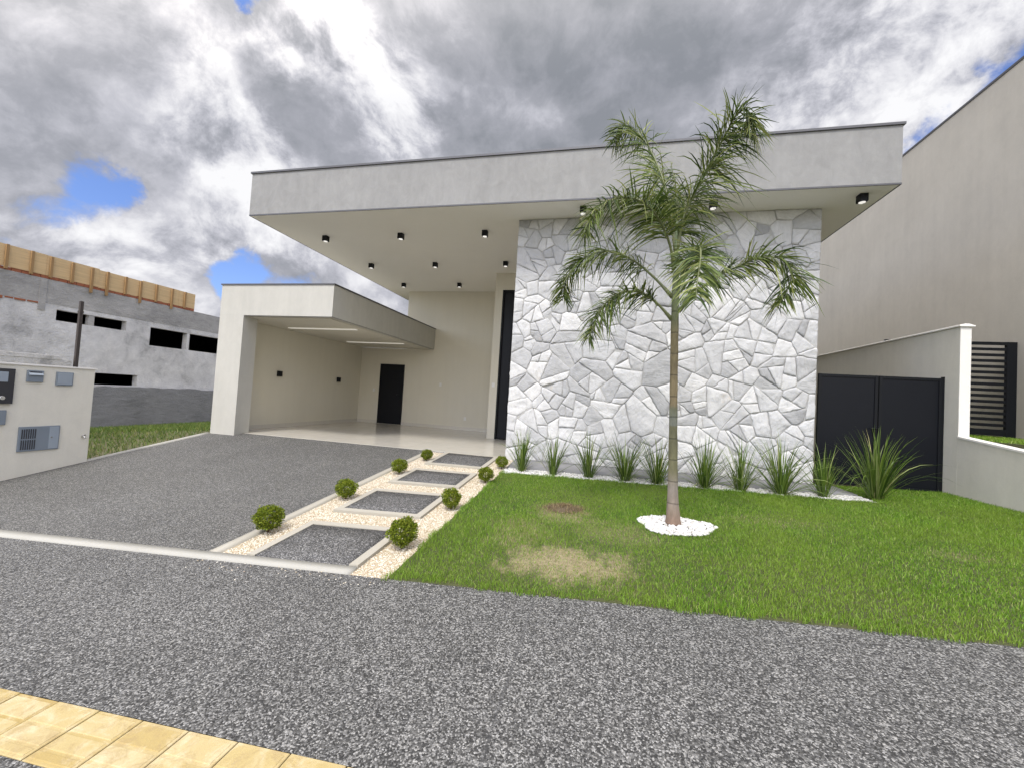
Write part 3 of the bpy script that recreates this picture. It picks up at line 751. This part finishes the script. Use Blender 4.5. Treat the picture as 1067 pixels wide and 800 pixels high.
mb = MB(); mb.box(-24, -16.22, 25.8, 26, -.8, 4.13); mb.box(-24, -16.22, 2, 2.2, -.8, 4.13); mb.box(-24, -23.8, 2.2, 25.8, -.8, 4.13); mb.box(-23.8, -16.22, 2.2, 25.8, 3.95, 4.13); mb.box(-23.8, -16.22, 2.2, 25.8, 1.8, 2.0); mb.build('interior', M['dark_room'], ub)
mb = MB(); yy = 2.0
while yy < 12.6:
    L = random.uniform(.17, .21); mb.box(-16.16, -15.985 + random.uniform(-.012, .008), yy, yy+L, 4.132, 4.22 + random.uniform(-.01, .01)); yy += L + .012
mb.build('brick_course', M['brick'], ub)
yy = 5.2
while yy < 8.1:
    L = random.uniform(.12, .32); box('exposed_brick', M['brick'], ub, -16.0, -15.978 + random.uniform(-.01, .01), yy, yy+L, 3.36 + random.uniform(-.02, .03), 3.418); yy += L + random.uniform(.01, .1)
mb = MB(); mb.box(-16.0, -15.97, 8.15, 8.30, 3.2, 4.12); mb.build('concrete_post', M['block_grey'], ub)
mb = MB(); mb.box(-16.15, -16.02, 9.35, 9.50, 2.962, 3.283); mb.build('window_pier', M['block_grey'], ub)

fw = thing('wooden_formwork', (-16, 8, 4.2), 'long wooden formwork of yellow boards along the top of the unfinished building', 'formwork')
mb = MB(); yy = 2.0
while yy < 12.6:
    L = min(1.25, 12.62-yy); mb.box(-16.02 + random.uniform(-.01, .01), -15.98 + random.uniform(-.008, .008), yy, yy+L-.006, 4.215 + random.uniform(-.02, .01), 4.80 + random.uniform(-.02, .02)); yy += L
mb.build('boards', M['wood'], fw)
yy = 2.25
while yy < 12.65:
    lo = 4.02 if random.random() < .25 else 4.19
    box('batten', M['wood_dark'], fw, -15.965, -15.91, yy, yy+.06, lo + random.uniform(-.04, .02), 4.80 + random.uniform(-.03, .02)); yy += random.uniform(.40, .55)

rw = MB(); ys_ = lines(2, 24, .3); rr = random.Random(3); n = len(ys_)
tops = [1.04 + rr.uniform(-.035, .03) for _ in ys_]
for i in range(n-1):
    vs = [rw.bm.verts.new(p) for p in ((-15.7, ys_[i], -.9), (-15.7, ys_[i+1], -.9), (-15.7, ys_[i+1], tops[i+1]), (-15.7, ys_[i], tops[i]), (-15.9, ys_[i], -.9), (-15.9, ys_[i+1], -.9), (-15.9, ys_[i+1], tops[i+1]), (-15.9, ys_[i], tops[i]))]
    for q in ((0,1,2,3), (3,2,6,7), (5,4,7,6)): rw.bm.faces.new([vs[k] for k in q])
tag(rw.build('rough_wall', M['rough_wall']), 'rough dark grey concrete boundary wall at the foot of the unfinished building', 'wall')
lw = MB(); lw.box(-12.16, -12, 1.5, 6.78, -.6, 1.72); lw.box(-12.17, -11.99, 1.5, 6.6, 1.72, 1.80)
yy = 1.5
while yy < 6.7:
    L = random.uniform(.3, .5); lw.box(-12.15, -12.0 + random.uniform(-.02, .01), yy, min(yy+L, 6.76), 1.80, 1.82 + random.uniform(-.02, .03)); yy += L
tag(lw.build('low_wall', M['render_grey']), 'pale unfinished wall end showing just above the cream meter wall', 'wall')
tag(MB().box(-12.05, -11.99, 6.83, 6.89, -.5, 3.13).box(-12.06, -11.98, 6.825, 6.895, 2.85, 2.9).build('post', M['rust']), 'thin dark upright post standing at the end of the unfinished wall', 'post')

# ------------------------------------------------------------------ planting
def cr_path(ctrl, n):
    P_ = np.array([2*np.array(ctrl[0])-np.array(ctrl[1])] + [list(c) for c in ctrl] + [2*np.array(ctrl[-1])-np.array(ctrl[-2])], float)
    seg = len(ctrl)-1; out = []
    for i in range(n):
        u = i/(n-1)*seg; k = min(int(u), seg-1); t = u-k; a, b, c, d = P_[k:k+4]
        out.append(.5*((2*b)+(-a+c)*t+(2*a-5*b+4*c-d)*t*t+(-a+3*b-3*c+d)*t**3))
    return np.array(out)
def arc_path(ctrl, n):
    q = cr_path(ctrl, 600); L_ = np.concatenate([[0], np.cumsum(np.linalg.norm(np.diff(q, axis=0), axis=1))])
    u = np.linspace(0, L_[-1], n); return np.stack([np.interp(u, L_, q[:, k]) for k in range(3)], 1)
def strips(paths, widths, normals_side):
    """ribbons: paths (N,k,3), widths (N,k), side vectors (N,k,3)"""
    N, k, _ = paths.shape
    L = paths - normals_side*widths[..., None]*.5; Rr = paths + normals_side*widths[..., None]*.5
    V = np.stack([L, Rr], 2).reshape(-1, 3)
    base = (np.arange(N)*k*2)[:, None, None]; j = np.arange(k-1)[None, :, None]*2
    q = (base + j + np.array([0, 1, 3, 2])[None, None, :]).reshape(-1, 4)
    return V, q
PB = (.849, 4.698, .21)
palm = thing('palm_tree', PB, 'young palm tree with feathery drooping fronds rising from white pebbles on the lawn', 'palm tree')
tr = [(.849, .16, .140), (.847, .22, .120), (.843, .32, .096), (.834, .45, .082), (.823, .70, .070), (.810, 1.05, .062), (.800, 1.33, .057), (.786, 1.755, .055), (.776, 2.1, .055), (.768, 2.40, .055), (.759, 2.832, .050), (.749, 3.16, .036), (.742, 3.4, .024), (.735, 3.60, .012)]
mb = MB(); path = cr_path([(a, 4.698, b) for a, b, c in tr], 90); rad = .75*np.interp(np.linspace(0, 1, 90)*(len(tr)-1), range(len(tr)), [c for _, _, c in tr])
rj = random.Random(2)
rad = [r_*(1+.03*math.sin(z*19)+rj.uniform(-.012, .012)) for r_, z in zip(rad, path[:, 2])]
mb.tube(path, rad, 20); mb.build('trunk', M['trunk'], palm)
FR = dict(
a=[[.734,4.698,2.473],[.546,4.648,2.655],[.339,4.578,2.755],[.121,4.498,2.701],[-.055,4.428,2.501],[-.16,4.378,2.162]],
b=[[.733,4.698,2.723],[.512,4.748,2.98],[.262,4.818,3.21],[-.042,4.898,3.338],[-.318,4.978,3.252],[-.501,5.028,3.025],[-.538,5.058,2.761]],
c=[[.74,4.698,3.017],[.647,4.578,3.311],[.462,4.398,3.556],[.229,4.248,3.649],[-.014,4.118,3.565],[-.177,4.038,3.374],[-.257,3.998,3.123]],
d=[[.74,4.698,3.247],[.684,4.798,3.736],[.584,4.918,4.228],[.411,5.038,4.707],[.209,5.148,5.033],[.055,5.218,5.095],[.005,5.248,4.901]],
e=[[.75,4.698,3.246],[.817,4.668,3.669],[.979,4.618,4.035],[1.124,4.558,4.362],[1.239,4.498,4.605],[1.31,4.458,4.65],[1.37,4.428,4.56],[1.385,4.418,4.38]],
f=[[.801,4.698,2.561],[.935,4.658,2.735],[1.164,4.598,2.928],[1.354,4.528,3.017],[1.5,4.458,3.071],[1.662,4.398,3.046],[1.764,4.348,2.912],[1.718,4.318,2.695],[1.632,4.298,2.519]],
g=[[.779,4.698,2.832],[.813,4.548,2.989],[.848,4.318,3.072],[.859,4.078,3.049],[.823,3.848,2.855],[.775,3.698,2.616],[.753,3.628,2.42]],
h=[[.749,4.698,3.29],[.746,4.718,3.662],[.712,4.728,4.002],[.649,4.738,4.292]])
for key, ctrl in FR.items():
    n = 120; pth = arc_path(ctrl, n); tan = np.gradient(pth, axis=0); tan /= np.linalg.norm(tan, axis=1)[:, None]
    t0 = dict(a=.20, b=.24, c=.20, d=.08, e=.08, f=.24, g=.10, h=.25)[key]; LM = dict(a=.33, b=.36, c=.40, d=.50, e=.58, f=.38, g=.34, h=.26)[key]
    cnt = dict(h=60, g=310, e=500, c=360, d=450, b=340).get(key, 290)
    u = t0 + (1-t0)*rng.random(cnt); u = np.clip(u, 0, .995); idx = u*(n-1); k0 = idx.astype(int)
    B_ = pth[k0]; T = tan[k0]
    up = np.array([0, 0, 1.0]); sd_ = np.cross(T, up); sd_ /= (np.linalg.norm(sd_, axis=1)[:, None]+1e-6); nn = np.cross(sd_, T)
    sgn = rng.choice([-1, 1], cnt); el = rng.normal(.12 if key in 'abcfg' else -.12, .5, cnt)
    d0 = (sd_*(sgn*np.cos(el))[:, None] + nn*np.sin(el)[:, None])*.86 + T*rng.uniform(.25, .75, cnt)[:, None]
    d0 /= np.linalg.norm(d0, axis=1)[:, None]
    w_ = (u-t0)/(1-t0); Ln = LM*1.12*(.62+.38*np.sin(np.pi*np.clip(.22+.70*w_, 0, 1)))*(1-.50*w_**3)*rng.uniform(.75, 1.15, cnt)
    K = 5; s_ = np.linspace(0, 1, K); g_ = rng.uniform(.25, 1.0, cnt)
    pts_ = B_[:, None, :] + d0[:, None, :]*(Ln[:, None]*s_[None])[..., None]
    pts_[..., 2] -= (Ln*g_)[:, None]*(s_[None]**2)*.75
    td = np.gradient(pts_, axis=1); td /= np.linalg.norm(td, axis=2)[..., None]
    ax = np.cross(td, nn[:, None, :] + rng.normal(0, .45, (cnt, 1, 3))); ax /= np.linalg.norm(ax, axis=2)[..., None]+1e-6
    wd = (rng.uniform(.010, .0165, cnt))[:, None]*np.array([.55, 1, .95, .65, .06])[None]
    V, q = strips(pts_, wd, ax)
    fr_o = np_mesh('frond', V, quads=q, mats=M['frond'], parent=palm)
    rr_ = np.linspace(.016, .004, 26) if key != 'h' else np.linspace(.014, .003, 26)
    rr_[:3] = [.026, .022, .018]
    MB().tube(arc_path(ctrl, 26), rr_, 8).build('stalk', M['rachis'], fr_o)

# round clipped shrubs
def shrub_mesh(seed):
    g = np.random.default_rng(seed); N = 3600
    d = g.normal(size=(N, 3)); d /= np.linalg.norm(d, axis=1)[:, None]
    lump = 1 + .15*np.sin(d[:, 0]*5+seed) * np.cos(d[:, 2]*6+seed*2) + .07*np.sin(d[:, 1]*8+seed)
    r = .155*lump*(1-.40*g.random(N)**1.8)
    r = np.where(g.random(N) < .03, r*g.uniform(1.05, 1.22, N), r)
    C_ = d*r[:, None]*np.array([1.04, 1.04, .92]) + np.array([0, 0, .195])
    a = g.normal(size=(N, 3)) + d*.9 + np.array([0, 0, .5]); a /= np.linalg.norm(a, axis=1)[:, None]
    b = np.cross(a, g.normal(size=(N, 3))); b /= np.linalg.norm(b, axis=1)[:, None]
    L = g.uniform(.019, .034, N)[:, None]; W_ = L*g.uniform(.45, .62, N)[:, None]
    nrm = np.cross(a, b)
    V = np.stack([C_, C_+a*L*.5+b*W_*.5+nrm*L*.06, C_+a*L, C_+a*L*.5-b*W_*.5+nrm*L*.06], 1).reshape(-1, 3)
    return V, np.arange(N*4).reshape(-1, 4)
def make_shrub(seed, loc, label):
    t_ = thing('shrub', (0, 0, 0), label, 'shrub', 'round shrubs lining the gravel path')
    V, q = shrub_mesh(seed); np_mesh('foliage', V, quads=q, mats=M['shrub_leaf'], parent=t_)
    mb = MB(); rs_ = random.Random(seed)
    for k in range(6):
        a = rs_.uniform(0, 6.28); mb.tube([(0, 0, -.02), (.02*math.cos(a), .02*math.sin(a), .06), (.09*math.cos(a), .09*math.sin(a), .17)], [.006, .005, .003], 6)
    mb.build('stem', M['twig'], t_)
    return t_
def copy_tree(o, parent=None):
    c = o.copy(); COL.objects.link(c)
    if parent is not None: c.parent = parent
    for ch in list(o.children): copy_tree(ch, c)
    return c
SH = [((-3.30, 3.56), 0.91, 'round green shrub in the gravel beside the driveway kerb, nearest the sidewalk'),
      ((-3.185, 4.68), 0.82, 'round green shrub beside the driveway kerb, second from the sidewalk'),
      ((-3.14, 6.0), 0.76, 'round green shrub beside the driveway kerb, second from the carport floor'),
      ((-3.12, 7.0), 0.69, 'small round green shrub beside the driveway kerb, nearest the carport floor'),
      ((-1.745, 3.49), 0.86, 'round green shrub between path panels and lawn, nearest the sidewalk'),
      ((-1.71, 4.64), 0.77, 'round green shrub at the lawn edge beside the second path panel'),
      ((-1.655, 5.93), 0.72, 'round green shrub at the lawn edge beside the third path panel'),
      ((-1.645, 6.90), 0.71, 'dark round green shrub at the lawn corner by the stone wall')]
protos = []
for i, ((x, y), s_, lb) in enumerate(SH):
    if i < 5: t_ = make_shrub(31+i, None, lb); protos.append(t_)
    else: t_ = copy_tree(protos[i % 5]); t_['label'] = lb
    t_.location = (x, y, G(x, y)-.01); s_ *= .93; t_.scale = (s_, s_*random.uniform(.9, 1.08), s_*random.uniform(.9, 1.06)); t_.rotation_euler = (0, 0, random.uniform(0, 6.28))

# strap-leaved clumps along the stone wall
def tuft_mesh(seed, N, H, spread, droop):
    g = np.random.default_rng(seed); K = 7; s_ = np.linspace(0, 1, K)
    az = g.uniform(0, 2*np.pi, N); ln = H*g.uniform(.55, 1.12, N); lean = np.abs(g.normal(0, spread*g.uniform(.7, 1.25), N)); lean = np.minimum(lean, 1.15)
    rad0 = .075*np.sqrt(g.random(N)); out = np.stack([np.cos(az), np.sin(az), 0*az], 1)
    b = np.stack([rad0*np.cos(az+g.normal(0, .5, N)), rad0*np.sin(az+g.normal(0, .5, N)), 0*az-.01], 1)
    ang = lean[:, None] + (droop*g.uniform(.1, 1.2, N)*(.35+lean))[:, None]*s_[None]**2*1.6
    st = ln[:, None]/(K-1)
    dx = np.sin(ang)*st; dz = np.cos(ang)*st
    rx = np.concatenate([np.zeros((N, 1)), np.cumsum(dx[:, :-1], 1)], 1); rz = np.concatenate([np.zeros((N, 1)), np.cumsum(dz[:, :-1], 1)], 1)
    P_ = b[:, None, :] + out[:, None, :]*rx[..., None]; P_[..., 2] += rz
    side = np.stack([-np.sin(az), np.cos(az), 0*az], 1)[:, None, :] + g.normal(0, .25, (N, 1, 3)); side = side/np.linalg.norm(side, axis=2)[..., None]
    side = np.repeat(side, K, 1)
    wd = g.uniform(.010, .017, N)[:, None]*np.array([.7, 1, 1, .95, .8, .5, .05])[None]
    return strips(P_, wd, side)
TU = [(-1.26, 6.80, .74, 'left end of the row, beside the last round shrub'), (-.71, 6.72, .74, 'second from the entrance end of the row by the stone wall'),
      (-.126, 6.72, .78, 'third from the entrance end of the row by the stone wall'), (.451, 6.70, .84, 'fourth from the entrance end, left of the palm trunk'),
      (.93, 6.69, .82, 'right behind the palm trunk, leaning out on both sides'), (1.63, 6.69, .86, 'first in the row to the right of the palm trunk'),
      (2.13, 6.67, .84, 'second in the row to the right of the palm trunk'), (2.67, 6.66, .94, 'wide dark, third to the right of the palm trunk'),
      (3.25, 6.72, .80, 'pale drooping, at the corner of stone wall and black gate'), (3.95, 6.82, 1.0, 'largest, in front of the black gate')]
tp_ = []
for i, (x, y, H, where) in enumerate(TU):
    lb = 'strap-leaved clump, ' + where
    if True:
        t_ = thing('strap_plant', (0, 0, 0), lb, 'plant', 'strap-leaved clumps along the stone wall')
        V, q = tuft_mesh(60+i, (170 if i == 9 else (120, 95, 105, 130, 125, 140, 110, 145, 90)[i]), 1.0, (.52 if i == 9 else (.52, .46, .44, .54, .66, .50, .58, .54, .66)[i]), (1.1 if i > 7 else (1.0, 1.15, .9, 1.1, 1.3, .95, 1.15, 1.1)[i]))
        np_mesh('leaves', V, quads=q, mats=M['tuft_blade'], parent=t_); tp_.append(t_)
    else: t_ = copy_tree(tp_[i % 3]); t_['label'] = lb
    t_.location = (x, y, G(x, y)); t_.scale = (H, H, H); t_.rotation_euler = (0, 0, random.uniform(0, 6.28))

# ------------------------------------------------------------------ pebbles
ph = (1+5**.5)/2
ICO = np.array([(-1,ph,0),(1,ph,0),(-1,-ph,0),(1,-ph,0),(0,-1,ph),(0,1,ph),(0,-1,-ph),(0,1,-ph),(ph,0,-1),(ph,0,1),(-ph,0,-1),(-ph,0,1)])/math.sqrt(1+ph*ph)
IT = np.array([(0,11,5),(0,5,1),(0,1,7),(0,7,10),(0,10,11),(1,5,9),(5,11,4),(11,10,2),(10,7,6),(7,1,8),(3,9,4),(3,4,2),(3,2,6),(3,6,8),(3,8,9),(4,9,5),(2,4,11),(6,2,10),(8,6,7),(9,8,1)])
def pebbles(name, mt, pts, r0, r1, lift=0.0):
    N = len(pts); r = rng.uniform(r0, r1, N)
    base = ICO[None]*(1+rng.normal(0, .12, (N, 12, 1)))*(np.stack([rng.uniform(.8, 1.35, N), rng.uniform(.8, 1.2, N), rng.uniform(.55, .85, N)], 1)[:, None, :])
    a = rng.uniform(0, 6.28, N); c, s_ = np.cos(a), np.sin(a)
    X = base[..., 0]*c[:, None]-base[..., 1]*s_[:, None]; Y = base[..., 0]*s_[:, None]+base[..., 1]*c[:, None]
    V = np.stack([X, Y, base[..., 2]], 2)*r[:, None, None] + pts[:, None, :]; V[..., 2] += (r*.35)[:, None]+lift
    T = (IT[None]+(np.arange(N)*12)[:, None, None]).reshape(-1, 3)
    return tag(np_mesh(name, V.reshape(-1, 3), tris=T, mats=mt, smooth=True), kind='stuff')
def scatter(n, x0, x1, y0, y1, test=None, fn=G, off=0.0):
    out = []
    X = rng.uniform(x0, x1, n); Y = rng.uniform(y0, y1, n)
    for x, y in zip(X, Y):
        if test is None or test(x, y): out.append((x, y, fn(x, y)+off))
    return np.array(out)
def in_gravel(x, y):
    for (a, b) in PAN:
        if PX0-BW-.004 < x < PX1+BW+.004 and a-BW-.004 < y < b+BW+.004: return False
    if y < 3.055 and x < -1.92: return False
    return True
pb = scatter(40000, -3.335, -1.56, 2.935, 7.755, in_gravel, off=-.012)
tag(pebbles('gravel', M['pebble_cream'], pb, .0045, .0092), 'cream gravel filling the path between the shrubs')
stray = np.array([(x, y, G(x, y)+.0) for x, y in zip(rng.normal(-2.5, .9, 70), 2.93-np.abs(rng.normal(0, .10, 70))) if -3.4 < x < -1.3])
tag(pebbles('gravel', M['pebble_cream'], stray, .004, .007), 'stray gravel on the sidewalk edge')
pb = scatter(4200, -1.56, 3.83, 6.56, 6.94, lambda x, y: y > 6.585+.025*math.sin(x*9)+.012*math.sin(x*31), off=-.004)
tag(pebbles('pebbles', M['pebble_white'], pb, .012, .021), 'white pebble strip in front of the stone wall')
def ring_r(a): return 1+.07*math.sin(3*a+1)+.05*math.sin(5*a)
def in_ring(x, y, k=1.0):
    dx, dy = (x-.86)/.385, (y-4.65)/.315; return math.hypot(dx, dy) < k*ring_r(math.atan2(dy, dx))
pb = scatter(2600, .40, 1.33, 4.2, 5.1, lambda x, y: in_ring(x, y), off=.012)
tag(pebbles('pebbles', M['pebble_white'], pb, .010, .020, .004), 'white pebble ring around the palm trunk')

# ------------------------------------------------------------------ grass
def dryness(x, y):
    d = 0
    for (a, b, rx, ry, k) in [(-.20, 3.48, .62, .42, 1.0), (-.38, 4.80, .42, .36, .6), (.30, 4.3, .5, .35, .3), (3.25, 4.45, .30, .2, .25)]:
        d = np.maximum(d, k*np.clip(1.15-np.hypot((x-a)/rx, (y-b)/ry), 0, 1))
    return d
def blades(name, mt, X, Y, Z, h, wd, lean=.35):
    N = len(X); az = rng.uniform(0, 2*np.pi, N); la = np.abs(rng.normal(0, lean, N)); la2 = la+rng.uniform(.1, .8, N)
    fz = rng.uniform(0, 2*np.pi, N); sx_, sy_ = np.cos(fz)*wd*.5, np.sin(fz)*wd*.5
    ox, oy = np.cos(az), np.sin(az)
    m_ = np.stack([X+ox*np.sin(la)*h*.5, Y+oy*np.sin(la)*h*.5, Z+np.cos(la)*h*.5], 1)
    tip = np.stack([m_[:, 0]+ox*np.sin(la2)*h*.5, m_[:, 1]+oy*np.sin(la2)*h*.5, m_[:, 2]+np.cos(la2)*h*.5], 1)
    sd3 = np.stack([sx_, sy_, 0*sx_], 1); b = np.stack([X, Y, Z-.004], 1)
    V = np.stack([b-sd3, b+sd3, m_-sd3*.9, m_+sd3*.9, tip], 1).reshape(-1, 3); k = (np.arange(N)*5)[:, None]
    return tag(np_mesh(name, V, quads=k+np.array([[0, 1, 3, 2]]), tris=k+np.array([[2, 3, 4]]), mats=mt), kind='stuff')
def GA(X, Y):
    X_ = np.clip(X, -25, 12); f_ = .1+.06*X_; b_ = .285+.009*np.maximum(0, X_+2)+.02*np.maximum(0, X_-3.5); t_ = np.clip((Y-2.9)/4.85, 0, 1)
    return f_*(1-t_)+b_*t_
N = 340000
X = rng.uniform(-1.60, 5.42, N); Y = rng.uniform(2.885, 7.74, N)
keep = (Y < 6.60+.03*np.sin(X*7)+.02*np.sin(X*23)) | (X > 3.84+.03*np.sin(Y*15))
rx_, ry_ = (X-.86)/.385, (Y-4.65)/.315; an = np.arctan2(ry_, rx_); keep &= Y > 2.915+.022*np.sin(X*5.1+1)+.014*np.sin(X*17.3)+.010*np.sin(X*41); keep &= X > -1.575+.02*np.sin(Y*6.3)+.015*np.sin(Y*21); keep &= np.hypot(rx_, ry_) > .97*(1+.07*np.sin(3*an+1)+.05*np.sin(5*an))
X, Y = X[keep], Y[keep]; dr_ = dryness(X, Y); k2 = rng.random(len(X)) > dr_*.40; X, Y, dr_ = X[k2], Y[k2], dr_[k2]
patchy = .5+.5*np.sin(X*2.3+1.2*np.sin(Y*1.9))*np.sin(Y*2.7+.8*np.sin(X*3.1))
hgt = rng.uniform(.018, .044, len(X))*(.72+.5*patchy)*np.where(rng.random(len(X)) < .03, 1.6, 1.0)*(1-.55*dr_)
edge = (Y < 3.02) | (X < -1.50); hgt = np.where(edge, hgt*rng.uniform(1.0, 1.75, len(X)), hgt)
tag(blades('grass', M['lawn_blade'], X, Y, GA(X, Y)+.006, hgt, rng.uniform(.0024, .0042, len(X)), .42), 'green lawn in front of the stone wall with a dry worn patch')
# left plot
N = 42000; X = rng.uniform(-15.65, -8.88, N); Y = rng.uniform(3.2, 15, N); f_ = np.array([GV(a, b) for a, b in zip(X, Y)])
tag(blades('grass', M['wild_blade'], X, Y, f_, rng.uniform(.05, .14, N), rng.uniform(.006, .012, N), .45), 'rough grass on the empty plot left of the driveway')
N = 34000; X = rng.uniform(5.58, NX-.01, N); Y = rng.uniform(2.0, 11.5, N)
tag(blades('grass', M['lawn_blade'], X, Y, np.full(N, 1.28), rng.uniform(.03, .06, N), rng.uniform(.004, .008, N), .45), 'grass on the raised neighbouring plot by the louvred gate')
# dead clod in the turf
md = []
for i in range(1600):
    r_, a = abs(random.gauss(0, .10)), random.uniform(0, 6.28); md.append((-.37+r_*2.0*math.cos(a), 4.93+r_*1.2*math.sin(a), math.exp(-(r_/.12)**2)*.05))
md = np.array(md); X, Y = md[:, 0], md[:, 1]
bm = bmesh.new(); nr, ns = 6, 22; ctr = bm.verts.new((-.37, 4.93, G(-.37, 4.93)+.055)); prev = None
for i in range(1, nr+1):
    k = i/nr; ringv = []
    for j in range(ns):
        a = j*6.2832/ns; rr2 = k*(1+.15*math.sin(3*a)); x, y = -.37+.25*rr2*math.cos(a), 4.93+.15*rr2*math.sin(a)
        ringv.append(bm.verts.new((x, y, G(x, y)+.055*(1-k*k)+random.uniform(-.006, .008)*(k < 1))))
    for j in range(ns):
        if prev is None: bm.faces.new((ctr, ringv[j], ringv[(j+1) % ns]))
        else: bm.faces.new((prev[j], ringv[j], ringv[(j+1) % ns], prev[(j+1) % ns]))
    prev = ringv
me = bpy.data.meshes.new('soil_mound'); bm.to_mesh(me); bm.free()
tag(link('soil_mound', me, M['mound']), 'brown clod of dead turf lying in the lawn', 'soil mound')
tag(blades('dead_grass', M['dry_blade'], X, Y, GA(X, Y)+md[:, 2], rng.uniform(.02, .05, len(X)), rng.uniform(.003, .006, len(X)), .8), 'dead straw on the brown clod in the lawn')
